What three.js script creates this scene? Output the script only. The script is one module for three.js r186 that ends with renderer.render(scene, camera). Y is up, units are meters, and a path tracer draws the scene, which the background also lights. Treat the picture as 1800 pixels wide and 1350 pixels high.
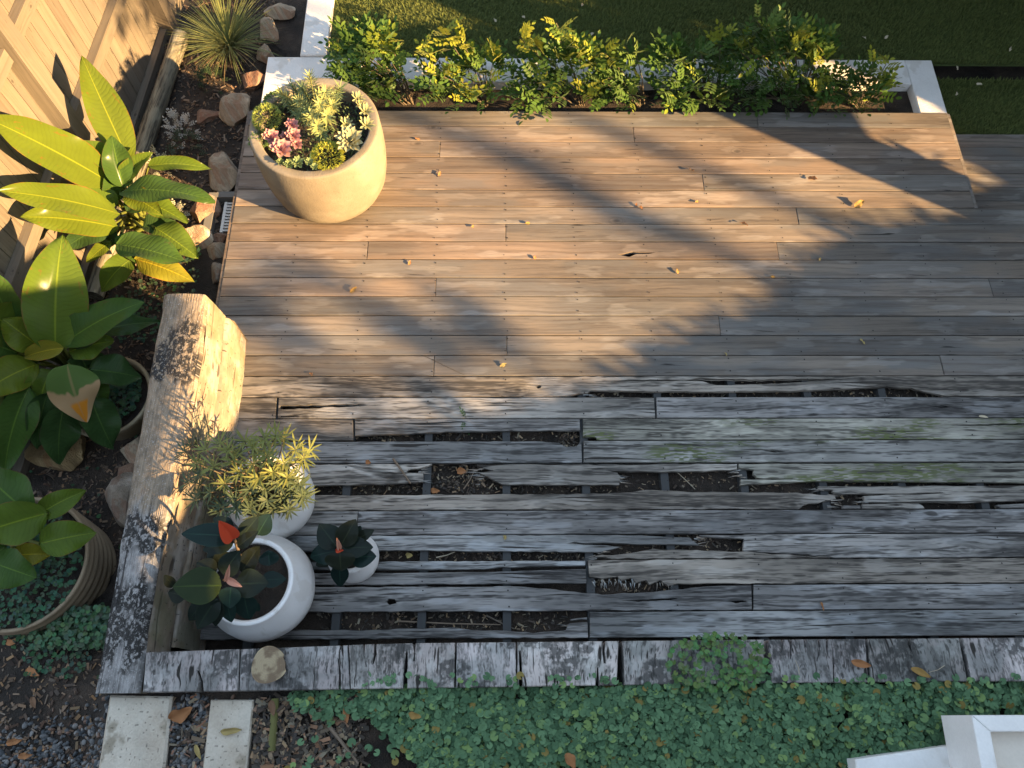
import * as THREE from 'three';
import { mergeGeometries } from 'three/addons/utils/BufferGeometryUtils.js';

// ---------------------------------------------------------------- camera
const EYE = 4.2, FOCAL = 1356.6;                       // eye height over the deck (m), focal length in photo pixels (1800 x 1350)
const rad = d => d * Math.PI / 180;
const PITCH = rad(66.4606), YAW = rad(-2.0604), ROLL = rad(1.83545);
function turnRay(x, y, f) {
  let c = Math.cos(ROLL), s = Math.sin(ROLL); [x, y] = [c * x - s * y, s * x + c * y];
  const d = [x, -f * Math.sin(PITCH) + y * Math.cos(PITCH), -f * Math.cos(PITCH) - y * Math.sin(PITCH)];
  c = Math.cos(YAW); s = Math.sin(YAW);
  return new THREE.Vector3(c * d[0] + s * d[2], d[1], -s * d[0] + c * d[2]);
}
// a photo pixel and a height over the deck give a point in the garden
function U(px, py, h = 0) {
  const d = turnRay(px - 900, 675 - py, FOCAL);
  return new THREE.Vector3(0, EYE, 0).addScaledVector(d, (EYE - h) / -d.y);
}
const scene = new THREE.Scene();
const camera = new THREE.PerspectiveCamera(2 * Math.atan(675 / FOCAL) * 180 / Math.PI, 4 / 3, 0.05, 200);
camera.position.set(0, EYE, 0);
{
  const m = new THREE.Matrix4().makeBasis(turnRay(1, 0, 0), turnRay(0, 1, 0), turnRay(0, 0, 1).negate());
  camera.quaternion.setFromRotationMatrix(m);
}
// ---------------------------------------------------------------- sky and sun
const SUN_EL = rad(19), SUN_AZ = rad(28.3);            // azimuth from +x towards +z
const SUN = new THREE.Vector3(Math.cos(SUN_EL) * Math.cos(SUN_AZ), Math.sin(SUN_EL), Math.cos(SUN_EL) * Math.sin(SUN_AZ));
{
  const W = 256, Hh = 128, d = new Float32Array(W * Hh * 4);
  for (let j = 0; j < Hh; j++) for (let i = 0; i < W; i++) {
    const el = ((j + .5) / Hh - .5) * Math.PI, az = ((i + .5) / W - .5) * 2 * Math.PI;
    const v = new THREE.Vector3(Math.cos(el) * Math.cos(az), Math.sin(el), Math.cos(el) * Math.sin(az));
    const g = Math.max(0, v.dot(SUN)), h = Math.pow(1 - Math.max(0, v.y), 3);
    const k = 0.325;
    let c = [.58 + .26 * h, .76 + .12 * h, 1.0 - .06 * h].map(x => x * k);
    const glow = Math.pow(g, 6) * .35 * k; c[0] += glow * 1.3; c[1] += glow * .9; c[2] += glow * .5;
    if (v.y < 0) { const f = Math.max(0, 1 + v.y * 6); c = c.map((x, n) => x * f + (1 - f) * [.03, .028, .022][n]); }
    d.set([c[0], c[1], c[2], 1], (j * W + i) * 4);
  }
  const t = new THREE.DataTexture(d, W, Hh, THREE.RGBAFormat, THREE.FloatType);
  t.mapping = THREE.EquirectangularReflectionMapping; t.magFilter = t.minFilter = THREE.LinearFilter; t.needsUpdate = true;
  scene.background = t; scene.environment = t;
}
const sun = new THREE.DirectionalLight(new THREE.Color().setRGB(1, .63, .28), 5);
sun.position.copy(SUN).multiplyScalar(30); sun.target.position.set(0, 0, -2);
sun.position.add(sun.target.position); sun.castShadow = true; sun.name = 'sun';
sun.shadow.mapSize.set(4096, 4096); Object.assign(sun.shadow.camera, { left: -9, right: 9, top: 7, bottom: -5, near: 1, far: 60 });
scene.add(sun, sun.target);
const renderer = new THREE.WebGLRenderer({ antialias: true });
renderer.toneMapping = THREE.LinearToneMapping;
renderer.toneMappingExposure = 5.9;
renderer.shadowMap.enabled = true;

// ---------------------------------------------------------------- helpers
let seedState = 12345;
const seed = s => { seedState = s >>> 0; };
function R() { seedState = (seedState + 0x6D2B79F5) >>> 0; let t = seedState; t = Math.imul(t ^ (t >>> 15), t | 1); t ^= t + Math.imul(t ^ (t >>> 7), t | 61); return ((t ^ (t >>> 14)) >>> 0) / 4294967296; }
const rr = (a, b) => a + (b - a) * R();
const V = (x, y, z) => new THREE.Vector3(x, y, z);
const mix = (a, b, t) => a + (b - a) * t;
const clamp = (x, a = 0, b = 1) => Math.min(b, Math.max(a, x));
const smooth = (a, b, x) => { const t = clamp((x - a) / (b - a)); return t * t * (3 - 2 * t); };
const PERM = new Uint16Array(8192);
{ seed(7); for (let i = 0; i < 4096; i++) PERM[i] = i; for (let i = 4095; i > 0; i--) { const j = Math.floor(R() * (i + 1)); [PERM[i], PERM[j]] = [PERM[j], PERM[i]]; } for (let i = 0; i < 4096; i++) PERM[4096 + i] = PERM[i]; }
const hash = (x, y) => PERM[PERM[x & 4095] + (y & 4095)] / 4095;
// value noise that repeats after px, py cells
function vn(x, y, px = 4096, py = 4096) {
  const xi = Math.floor(x), yi = Math.floor(y), fx = x - xi, fy = y - yi;
  let x0 = xi % px, y0 = yi % py; if (x0 < 0) x0 += px; if (y0 < 0) y0 += py; const x1 = x0 + 1 === px ? 0 : x0 + 1, y1 = y0 + 1 === py ? 0 : y0 + 1;
  const sx = fx * fx * (3 - 2 * fx), sy = fy * fy * (3 - 2 * fy);
  const a = hash(x0, y0), b = hash(x1, y0), c = hash(x0, y1), d = hash(x1, y1);
  return a + (b - a) * sx + (c - a + (a - b - c + d) * sx) * sy;
}
function fbm(x, y, px, py, oct = 4) {
  let s = 0, a = .5, n = 0;
  for (let i = 0; i < oct; i++) { s += a * vn(x, y, px, py); n += a; a *= .5; x *= 2; y *= 2; px *= 2; py *= 2; }
  return s / n;
}
const enc = l => { l = clamp(l); return Math.round(255 * (l <= .0031308 ? 12.92 * l : 1.055 * Math.pow(l, 1 / 2.4) - .055)); };
// fn(u, v) in 0..1 -> [r, g, b, bump] linear; gives a colour map and a bump map
function makeTex(w, h, fn) {
  const c = new Uint8Array(w * h * 4), b = new Uint8Array(w * h * 4);
  for (let j = 0; j < h; j++) for (let i = 0; i < w; i++) {
    const q = fn((i + .5) / w, (j + .5) / h), o = (j * w + i) * 4;
    c[o] = enc(q[0]); c[o + 1] = enc(q[1]); c[o + 2] = enc(q[2]); c[o + 3] = 255;
    b[o] = b[o + 1] = b[o + 2] = Math.round(255 * clamp(q[3])); b[o + 3] = 255;
  }
  const mk = (d, s) => { const t = new THREE.DataTexture(d, w, h); t.wrapS = t.wrapT = THREE.RepeatWrapping; t.magFilter = THREE.LinearFilter; t.minFilter = THREE.LinearMipmapLinearFilter; t.generateMipmaps = true; if (s) t.colorSpace = THREE.SRGBColorSpace; t.needsUpdate = true; return t; };
  return { map: mk(c, true), bumpMap: mk(b, false) };
}
const lin = (r, g, b) => new THREE.Color().setRGB(r, g, b);
function mat(o) { const m = new (o.physical ? THREE.MeshPhysicalMaterial : THREE.MeshStandardMaterial)(); delete o.physical; if (Array.isArray(o.color)) o.color = lin(...o.color); Object.assign(m, { roughness: .85, side: THREE.DoubleSide }, o); return m; }
const used = {};
function numbered(n) { if (!(n in used)) { used[n] = 0; return n; } used[n]++; return n + '_' + String(used[n]).padStart(3, '0'); }
function tag(o, label, category, group) { o.userData.label = label; o.userData.category = category; if (group) o.userData.group = group; return o; }
function thing(name, label, category, group, at) { const o = new THREE.Group(); o.name = numbered(name); if (at) o.position.copy(at); scene.add(o); return tag(o, label, category, group); }
// geometry is written in world metres; parts move to the frame of their parent's base
function part(name, geo, m, parent, kind) {
  const o = new THREE.Mesh(geo, m); o.name = name; o.castShadow = o.receiveShadow = true; if (kind) o.userData.kind = kind;
  let off = V(0, 0, 0); for (let p = parent; p && p !== scene; p = p.parent) off.add(p.position);
  if (off.lengthSq() > 0) geo.translate(-off.x, -off.y, -off.z);
  parent.add(o); return o;
}
function solo(name, geo, m, label, category, group) { const o = new THREE.Mesh(geo, m); o.name = numbered(name); o.castShadow = o.receiveShadow = true; scene.add(o); return tag(o, label, category, group); }
function structure(name, geo, m, parent = scene) { const o = new THREE.Mesh(geo, m); o.name = name; o.castShadow = o.receiveShadow = true; if (parent === scene) o.userData.kind = 'structure'; parent.add(o); return o; }
function instanced(name, geo, m, mats, cols, label, category) {
  const o = new THREE.InstancedMesh(geo, m, mats.length); o.name = name; mats.forEach((x, i) => o.setMatrixAt(i, x));
  if (cols) cols.forEach((c, i) => o.setColorAt(i, c));
  o.castShadow = o.receiveShadow = true; o.userData.kind = 'stuff'; if (label) tag(o, label, category); scene.add(o); return o;
}
const TRS = (p, e, s) => new THREE.Matrix4().compose(p, new THREE.Quaternion().setFromEuler(new THREE.Euler(...e)), typeof s === 'number' ? V(s, s, s) : s);
// planar uv in metres: u along x, v along z (and y on upright faces)
function uvPlanar(g, su, sv, ou = 0, ov = 0, swap = false) {
  const p = g.attributes.position, n = g.attributes.normal, uv = new Float32Array(p.count * 2);
  for (let i = 0; i < p.count; i++) {
    let a = p.getX(i), b = p.getZ(i) + p.getY(i);
    if (n && Math.abs(n.getX(i)) > .7) { a = swap ? p.getY(i) : p.getX(i) + p.getY(i); b = p.getZ(i); }
    if (swap) [a, b] = [b, a];
    uv[2 * i] = a / su + ou; uv[2 * i + 1] = b / sv + ov;
  }
  g.setAttribute('uv', new THREE.BufferAttribute(uv, 2)); return g;
}
// outline in (x, z) drawn out downwards from height top
function slab(pts, top, thick, bevel = .003, holes = [], curveSeg = 1) {
  const s = new THREE.Shape(pts.map(p => new THREE.Vector2(p[0], -p[1])));
  for (const h of holes) s.holes.push(new THREE.Path(h.map(p => new THREE.Vector2(p[0], -p[1]))));
  const g = new THREE.ExtrudeGeometry(s, { depth: thick - 2 * bevel, bevelEnabled: bevel > 0, bevelThickness: bevel, bevelSize: bevel, bevelOffset: -bevel, bevelSegments: 1, curveSegments: curveSeg });
  g.rotateX(-Math.PI / 2); g.translate(0, top - thick + bevel, 0); return g;
}
function box(x0, x1, y0, y1, z0, z1) { const g = new THREE.BoxGeometry(x1 - x0, y1 - y0, z1 - z0); g.translate((x0 + x1) / 2, (y0 + y1) / 2, (z0 + z1) / 2); return g; }
// collects triangles with vertex colours
class Geo {
  constructor() { this.p = []; this.c = []; this.u = []; this.i = []; }
  v(q, c, u = 0, w = 0) { this.p.push(q.x, q.y, q.z); this.c.push(c[0], c[1], c[2]); this.u.push(u, w); return this.p.length / 3 - 1; }
  t(a, b, c) { this.i.push(a, b, c); }
  // a pointed blade with a fold along the middle: base b, direction d, side s, length l, width w, drop bends it
  blade(b, d, s, l, w, c, drop = .1, fold = .15, seg = 3, prof = t => Math.sin(Math.PI * Math.pow(t, .8))) {
    const up = V(0, 0, 0).crossVectors(s, d).normalize(); let last = null;
    for (let k = 0; k <= seg; k++) {
      const t = k / seg, q = b.clone().addScaledVector(d, l * t).addScaledVector(up, -drop * l * t * t), hw = w / 2 * (k === seg ? 0.02 : Math.max(.12, prof(t)));
      const L = this.v(q.clone().addScaledVector(s, -hw).addScaledVector(up, fold * hw), c, t, 0), C = this.v(q, c, t, .5), Rr = this.v(q.clone().addScaledVector(s, hw).addScaledVector(up, fold * hw), c, t, 1);
      if (last) { this.t(last[0], L, C); this.t(last[0], C, last[1]); this.t(last[1], C, Rr); this.t(last[1], Rr, last[2]); }
      last = [L, C, Rr];
    }
  }
  tube(pts, r0, r1, c, n = 6) {
    let prev = null;
    for (let k = 0; k < pts.length; k++) {
      const d = pts[Math.min(k + 1, pts.length - 1)].clone().sub(pts[Math.max(k - 1, 0)]).normalize();
      const a = Math.abs(d.y) > .9 ? V(1, 0, 0) : V(0, 1, 0), x = V(0, 0, 0).crossVectors(d, a).normalize(), y = V(0, 0, 0).crossVectors(d, x), r = mix(r0, r1, k / (pts.length - 1));
      const ring = []; for (let j = 0; j < n; j++) { const f = j / n * 2 * Math.PI; ring.push(this.v(pts[k].clone().addScaledVector(x, Math.cos(f) * r).addScaledVector(y, Math.sin(f) * r), c, j / n, k * .2)); }
      if (prev) for (let j = 0; j < n; j++) { const q = (j + 1) % n; this.t(prev[j], ring[j], ring[q]); this.t(prev[j], ring[q], prev[q]); }
      prev = ring;
    }
  }
  build() {
    const g = new THREE.BufferGeometry();
    g.setAttribute('position', new THREE.BufferAttribute(new Float32Array(this.p), 3)); g.setAttribute('color', new THREE.BufferAttribute(new Float32Array(this.c), 3));
    g.setAttribute('uv', new THREE.BufferAttribute(new Float32Array(this.u), 2)); g.setIndex(this.i); g.computeVertexNormals(); return g;
  }
}
const shade = (c, k) => [c[0] * k, c[1] * k, c[2] * k];
const vary = (c, a = .2) => { const k = rr(1 - a, 1 + a), h = rr(-a, a) * .4; return [c[0] * k * (1 + h), c[1] * k, c[2] * k * (1 - h)]; };
const randDir = () => { const z = rr(-1, 1), a = rr(0, 2 * Math.PI), r = Math.sqrt(1 - z * z); return V(r * Math.cos(a), z, r * Math.sin(a)); };
const sideOf = d => { const s = V(0, 0, 0).crossVectors(d, V(0, 1, 0)); return s.lengthSq() < 1e-4 ? V(1, 0, 0) : s.normalize(); };

// ---------------------------------------------------------------- textures
// timber: grain runs along u. 3.2 m x 0.8 m
function timber(w, h, o) {
  const knots = []; seed(o.seed || 3); for (let i = 0; i < (o.knots || 0); i++) knots.push([R(), R(), rr(.02, .045)]);
  const S = o.shift || 0;
  return makeTex(w, h, (u, v) => {
    let y = v, ring = 0, kd = 9;
    for (const [ku, kv, kr] of knots) {
      let dx = (u - ku); dx -= Math.round(dx); let dy = (v - kv); dy -= Math.round(dy); dx *= 4 * .55; const d = Math.hypot(dx, dy);
      if (d < kr * 4) { y += (dy > 0 ? -1 : 1) * kr * .6 * Math.exp(-d * d / (kr * kr * 3)); if (d < kd) kd = d / kr; }
    }
    y += (fbm(u * 6 + S, v * 5, 6, 5, 3) - .5) * o.wave;
    const a = vn(u * 5, y * 46, 5, 46), b = vn(u * 11, y * 120 + 7, 11, 120), c = vn(u * 30, y * 300 + 3, 30, 300), f = vn(u * 90, v * 420, 90, 420);
    const blot = fbm(u * 9 + 2, v * 7 + S, 9, 7, 4), big = fbm(u * 3, v * 3 + 1, 3, 3, 3);
    let g = .42 * a + .3 * b + .18 * c + .1 * f;                                  // 0 dark grain .. 1 pale
    if (o.rough) g += o.rough * (.6 * (vn(u * 52, y * 100 + 2, 52, 100) - .5) + .5 * (vn(u * 110 + 4, y * 170, 110, 170) - .5));
    g = smooth(o.g0, o.g1, g);
    const t = smooth(.34, .66, blot);
    let col = [0, 1, 2].map(k => mix(o.dark[k], mix(o.pale[k], o.alt[k], t), g));
    let h0 = .45 + .3 * g;
    const pale = smooth(.6, .74, fbm(u * 14 + 5, v * 16 + S, 14, 16, 4)) * (.4 + .6 * f) * o.bloom;   // pale dried patches
    col = col.map((x, k) => mix(x, o.bloomCol[k], pale));
    const tone = mix(1 - o.tone, 1 + o.tone, smooth(.25, .75, big)); col = col.map(x => x * tone);
    // drying cracks along the grain
    const cr = vn(u * 7 + 3, y * 85 + 11, 7, 85), cr2 = vn(u * 19, y * 190 + 5, 19, 190), gate = vn(u * 10 + 9, v * 12, 10, 12);
    const k1 = smooth(1 - o.crack, 1 - o.crack * .55, cr) * smooth(.35, .6, gate), k2 = smooth(1 - o.crack * .9, 1 - o.crack * .4, cr2);
    const k3 = o.rough ? smooth(.8, .9, vn(u * 26 + 1, y * 88 + 31, 26, 88)) * smooth(.3, .55, vn(u * 7 + 2, v * 9 + 5, 7, 9)) * (o.rough > .3 ? .75 : .12) : 0, k = Math.max(k1, k2 * .8, k3); col = col.map((x, n) => mix(x, [.018, .016, .014][n], k)); h0 -= .5 * k;
    if (o.moss) { const m = smooth(.5, .66, fbm(u * 7 + S, v * 6 + 3, 7, 6, 5)) * smooth(.35, .62, vn(u * 120, v * 150, 120, 150)) * o.moss; col = col.map((x, n) => mix(x, [.075, .095, .03][n], m)); h0 += .1 * m; }
    if (o.soot) { const m = smooth(.52, .62, fbm(u * 8 + S + 4, v * 7 + 8, 8, 7, 6)) * o.soot * smooth(.3, .52, fbm(u * 40, v * 40, 40, 40, 4)); col = col.map((x, n) => mix(x, [.035, .035, .034][n], m)); }
    if (kd < 1.2) { const kq = kd + (fbm(u * 90, v * 40, 90, 40, 3) - .5) * .5, rg = .5 + .5 * Math.sin(kq * 13); col = col.map(x => x * mix(.82, 1, rg) * mix(.45, 1, smooth(.12, .5, kq))); h0 -= .2 * smooth(.4, .1, kq); }
    return [col[0], col[1], col[2], h0];
  });
}
const T_new = timber(1280, 640, { seed: 11, knots: 3, wave: .05, dark: [.095, .077, .062], pale: [.185, .15, .117], alt: [.14, .129, .116], g0: .12, g1: .78, bloom: .5, bloomCol: [.27, .245, .215], tone: .24, crack: .05, rough: .16, shift: 0 });
const T_old = timber(1280, 640, { seed: 23, knots: 6, wave: .05, dark: [.055, .052, .049], pale: [.285, .272, .254], alt: [.19, .181, .169], g0: .22, g1: .68, bloom: .75, bloomCol: [.36, .36, .355], tone: .28, crack: .145, soot: .28, rough: .45, shift: 2.3 });
const T_moss = timber(1280, 640, { seed: 37, knots: 5, wave: .045, dark: [.052, .05, .046], pale: [.26, .256, .24], alt: [.18, .178, .165], g0: .22, g1: .68, bloom: .7, bloomCol: [.36, .36, .33], tone: .28, crack: .14, moss: .85, soot: .3, rough: .5, shift: 5.1 });
const T_block = timber(768, 768, { seed: 41, knots: 3, wave: .05, dark: [.1, .097, .092], pale: [.38, .342, .33], alt: [.25, .245, .235], g0: .15, g1: .68, bloom: .6, bloomCol: [.44, .435, .425], tone: .28, crack: .16, soot: .8, rough: .5, shift: 8.7 });
const T_fence = timber(640, 320, { seed: 55, knots: 4, wave: .02, dark: [.105, .087, .066], pale: [.148, .125, .096], alt: [.132, .113, .09], g0: .15, g1: .7, bloom: .25, bloomCol: [.18, .155, .12], tone: .1, crack: .05, shift: 3.3 });
const timberMat = (t, o) => mat({ ...t, bumpScale: .004, roughness: .88, ...o });
const newWood = [[1, 1, 1], [1.08, 1, .97], [.85, .88, .92], [1.06, .96, .9], [.9, .94, .97], [1.14, 1.06, 1]].map(c => timberMat(T_new, { color: c, bumpScale: .0016, roughness: .8 }));
const oldWood = [[1, 1, 1], [1.15, 1.12, 1.06], [.82, .83, .85], [1.02, .95, .86], [.95, 1, 1.04]].map(c => timberMat(T_old, { color: c }));
const mossWood = [[1, 1, 1], [1.12, 1.1, 1], [.85, .9, .86]].map(c => timberMat(T_moss, { color: c }));
// mineral surfaces
function mineral(w, n, o) {
  return makeTex(w, w, (u, v) => {
    const a = fbm(u * n, v * n, n, n, 5), b = fbm(u * n * 3 + 2, v * n * 3, n * 3, n * 3, 4), f = vn(u * n * 40, v * n * 40, n * 40, n * 40);
    let t = smooth(.3, .7, a), c = [0, 1, 2].map(k => mix(o.a[k], o.b[k], t) * (1 + (b - .5) * o.var + (f - .5) * o.fine));
    if (o.stain) { const m = smooth(.62, .72, fbm(u * n * 2 + 9, v * n * 2 + 4, n * 2, n * 2, 5)) * o.stain; c = c.map((x, k) => mix(x, o.stainCol[k], m)); }
    let h = .5 + (b - .5) * .5 + (f - .5) * .3;
    if (o.pits) { const m = smooth(.86, .93, vn(u * n * 22, v * n * 22, n * 22, n * 22)) * o.pits; c = c.map(x => x * (1 - .6 * m)); h -= .4 * m; }
    return [...c, h];
  });
}
const T_white = mineral(320, 4, { a: [.62, .6, .57], b: [.7, .685, .66], var: .12, fine: .06, stain: .4, stainCol: [.42, .38, .32] });
const T_pot = mineral(320, 4, { a: [.165, .14, .102], b: [.205, .178, .134], var: .3, fine: .06, pits: .25, stain: .2, stainCol: [.17, .145, .11] });
const T_glaze = mineral(320, 4, { a: [.78, .78, .77], b: [.83, .83, .82], var: .07, fine: .03, stain: .3, stainCol: [.5, .46, .4] });
const T_stone = mineral(512, 5, { a: [.24, .2, .155], b: [.38, .335, .28], var: .8, fine: .35, stain: .6, stainCol: [.2, .11, .07], pits: .3 });
const T_soil = mineral(512, 8, { a: [.015, .011, .008], b: [.034, .024, .017], var: 1.1, fine: .7 });
const T_paver = mineral(512, 3, { a: [.38, .325, .255], b: [.48, .435, .36], var: .25, fine: .15, stain: .8, stainCol: [.2, .17, .12], pits: .8 });
// broad leaf: midrib across v = 0.5, side veins
const T_leaf = makeTex(512, 256, (u, v) => {
  const s = Math.abs(v - .5) * 2, rib = smooth(.05, .015, s), ph = u * 34 - s * 2.0 + (vn(u * 30, v * 8) - .5) * .7, vein = Math.pow(.5 + .5 * Math.sin(ph * 2 * Math.PI), 3);
  const n = .86 + .28 * fbm(u * 8, v * 5, 8, 5, 3); const e = [1, 1, 1].map(x => x * n * (1 - .045 * vein));
  const dry = smooth(.985, 1.01, s + (fbm(u * 12, v * 3, 12, 3, 3) - .5) * .22), spot = smooth(.82, .87, vn(u * 40, v * 24, 40, 24)) * smooth(.5, .65, vn(u * 6, v * 4, 6, 4)), bad = Math.max(dry, spot * .7);
  const q = [mix(e[0], 2.1, rib), mix(e[1], 1.75, rib), mix(e[2], 1.6, rib)].map((x, k) => mix(x, [1.6, .75, 1.6][k], bad) * .45);
  return [...q, .6 - .35 * vein + .2 * rib];
});
const leafMat = o => mat({ physical: true, roughness: .9, transmission: .22, thickness: 0, specularIntensity: .35, clearcoat: .2, clearcoatRoughness: .35, ...o });

// ================================================================ ground
const soilMat = mat({ ...T_soil, bumpScale: .012, roughness: .97 });
const Z0 = -0.93321445 * EYE, BW = 0.03235739 * EYE;       // far edge of the deck and the board pitch
const DECK_L = -1.745, DECK_R = 3.155, TIMBER_TOP = .55;
function groundY(x, z) {
  const n = (fbm(x * 3 + 40, z * 3 + 40, 4096, 4096, 3) - .5) * .05;
  const left = mix(-.12, .24, smooth(-1.15, -.1, z)), house = .44;
  if (x < -1.69 && z > -4.75) { const k = smooth(-1.95, -1.6, x) * smooth(-.25, -.05, z); return mix(left, house, k) + n; }
  if (z > -.24) return house + n * .6;
  if (z < -4.3) return -.26;
  if (x > 3.1) return -.34;
  return -.085 + n * .7;
}
{
  structure('ground', uvPlanar(new THREE.PlaneGeometry(160, 160).rotateX(-Math.PI / 2).translate(0, -.42, 0), 1.2, 1.2), soilMat);
  const x0 = -6, x1 = 9, z0 = -8, z1 = 3, st = .06, nx = Math.round((x1 - x0) / st), nz = Math.round((z1 - z0) / st);
  const g = new THREE.PlaneGeometry(x1 - x0, z1 - z0, nx, nz).rotateX(-Math.PI / 2).translate((x0 + x1) / 2, 0, (z0 + z1) / 2), p = g.attributes.position;
  for (let i = 0; i < p.count; i++) p.setY(i, groundY(p.getX(i), p.getZ(i)));
  g.computeVertexNormals(); structure('garden_soil', uvPlanar(g, 1.2, 1.2), soilMat);
}
// lawn behind the planter
const LAWN_Y = -.06;
{
  const m = mat({ color: [.06, .082, .02], roughness: 1 });
  structure('lawn_strip', uvPlanar(new THREE.PlaneGeometry(6, .56).rotateX(-Math.PI / 2).translate(6.2, -.2, -4.15), 1, 1), m);
  structure('lawn', uvPlanar(new THREE.PlaneGeometry(12, 5.2).rotateX(-Math.PI / 2).translate(4.72, LAWN_Y, -7.02), 1, 1), m);
  const g = new Geo(), c = [1, 1, 1];
  for (let k = 0; k < 3; k++) { const a = k * 2.1, d = V(Math.cos(a) * .5, 1, Math.sin(a) * .5).normalize(); g.blade(V(Math.cos(a) * .004, 0, Math.sin(a) * .004), d, sideOf(d), .03, .005, c, .3, .1, 2); }
  const mats = [], cols = []; seed(71);
  for (let i = 0; i < 46000; i++) {
    const x = rr(-1.24, 4.6), z = -4.43 - Math.pow(R(), 1.1) * 1.15; mats.push(TRS(V(x, LAWN_Y, z), [rr(-.2, .2), rr(0, 6.3), rr(-.2, .2)], rr(.7, 1.3)));
    const t = R(); cols.push(lin(mix(.055, .1, t), mix(.08, .12, t), mix(.014, .026, t)));
  }
  for (let i = 0; i < 6500; i++) { mats.push(TRS(V(rr(3.21, 5), -.2, rr(-4.42, -3.89)), [rr(-.2, .2), rr(0, 6.3), rr(-.2, .2)], rr(.7, 1.3))); const t = R(); cols.push(lin(mix(.055, .1, t), mix(.08, .12, t), mix(.014, .026, t))); }
  instanced('grass', g.build(), mat({ roughness: .9 }), mats, cols, 'short green lawn grass behind the white planter', 'grass');
}
// ================================================================ timber deck
// column px, row k and fraction f of its width -> point on the deck
function onRow(px, k, f) {
  const z = Z0 + BW * (k + f); let lo = 100, hi = 1349;
  for (let i = 0; i < 34; i++) { const m = (lo + hi) / 2; if (U(px, m).z < z) lo = m; else hi = m; }
  return [U(px, lo).x, z];
}
// ragged line through points [px, f]
function rag(k, pts, amp = .05, step = 14) {
  const out = [];
  for (let i = 0; i < pts.length - 1; i++) {
    const [x0, f0] = pts[i], [x1, f1] = pts[i + 1], n = Math.max(1, Math.round(Math.hypot(x1 - x0, (f1 - f0) * 38) / step));
    for (let j = 0; j < n; j++) { const t = j / n; const inner = i > 0 || j > 0; out.push(onRow(mix(x0, x1, t) + (inner && amp ? rr(-3, 3) : 0), k, mix(f0, f1, t) + (inner && amp ? rr(-amp, amp) : 0))); }
  }
  out.push(onRow(...[pts[pts.length - 1][0], k, pts[pts.length - 1][1]])); return out;
}
const deck = thing('timber_deck', 'weathered grey timber deck with rotted broken boards near the sleepers', 'deck', null, V(0, 0, -2));
const PT = .026;
let plankNo = 0;
function plank(outline, mt, holes = [], o = {}) {
  seed(900 + 17 * plankNo++);
  const g = uvPlanar(slab(outline, 0, PT, .0022, holes), 3.2, .8, R(), R());
  const p = g.attributes.position, dy = rr(-.0015, .0015), tl = rr(-.0012, .0012);
  for (let i = 0; i < p.count; i++) p.setY(i, p.getY(i) + dy + tl * p.getX(i) + (o.sag || 0));
  return part('plank', g, mt, deck);
}
const G = .022;                                           // half the gap between boards, as a share of the pitch
const straight = (k, x0, x1) => { const a = Z0 + BW * (k + G), b = Z0 + BW * (k + 1 - G); return [[x0, a], [x1, a], [x1, b], [x0, b]]; };
const X = (px, k) => onRow(px, k, .5)[0];
seed(5);
// sound rows: [row, joints in photo columns]
const sound = [[0, [1331]], [1, [1114]], [2, [773]], [3, []], [4, [1236]], [5, []], [6, [1402]], [9, []], [10, [766, 1742]], [11, []], [12, [1265]], [13, [891]], [21, [628]]];
const pick = a => a[Math.floor(R() * a.length)];
function rowPieces(k, joints, mats) {
  const end = k < 6 ? DECK_R : 4.3; let x = DECK_L;
  for (const j of [...joints.map(q => X(q, k)), end]) { const last = j === end; plank(straight(k, x, last ? j : j - .0015), pick(mats)); x = j + .0015; }
}
const greyed = [[.9, .95, 1], [1, 1.03, 1.06], [.84, .88, .92]].map(q => timberMat(T_new, { color: q, bumpScale: .002 }));
for (const [k, j] of sound) { seed(k * 31 + 5); rowPieces(k, j, k > 20 ? oldWood : k > 10 ? greyed : newWood); }
// rows with single knots or splits: outline + holes
const H = (k, pts, amp = .02) => rag(k, [...pts, pts[0]], amp, 12).slice(0, -1);
seed(8); plank(straight(8, DECK_L, X(646, 8) - .0015), newWood[1]);
plank(straight(8, X(646, 8) + .0015, X(1367, 8) - .0015), newWood[3], [H(8, [[1085, .72], [1110, .55], [1150, .6], [1172, .52], [1150, .68], [1120, .74], [1104, .9]])]);
plank(straight(8, X(1367, 8) + .0015, 4.3), newWood[2]);
seed(7); plank(straight(7, DECK_L, X(889, 7) - .0015), newWood[3]); plank(straight(7, X(889, 7) + .0015, 4.3), newWood[0], [H(7, [[1482, .6], [1520, .56], [1548, .54], [1560, .46], [1574, .52], [1566, .62], [1540, .62], [1515, .63]], .008)]);
seed(14); plank(straight(14, DECK_L, X(763, 14) - .0015), greyed[1]);
plank(straight(14, X(763, 14) + .0015, X(1656, 14) - .0015), greyed[0]); plank(straight(14, X(1656, 14) + .0015, 4.3), greyed[1]);
const top = (k, x0, x1) => [[x0, G], [x1, G]], bot = (k, x0, x1) => [[x0, 1 - G], [x1, 1 - G]];
const piece = (k, t, b, mt, holes = [], amp = .04) => plank([...rag(k, t, amp), ...rag(k, b, amp).reverse()], mt, holes);
const LPX = 340, RPX = 2120;                              // columns past both ends of the picture
seed(15);
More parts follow.
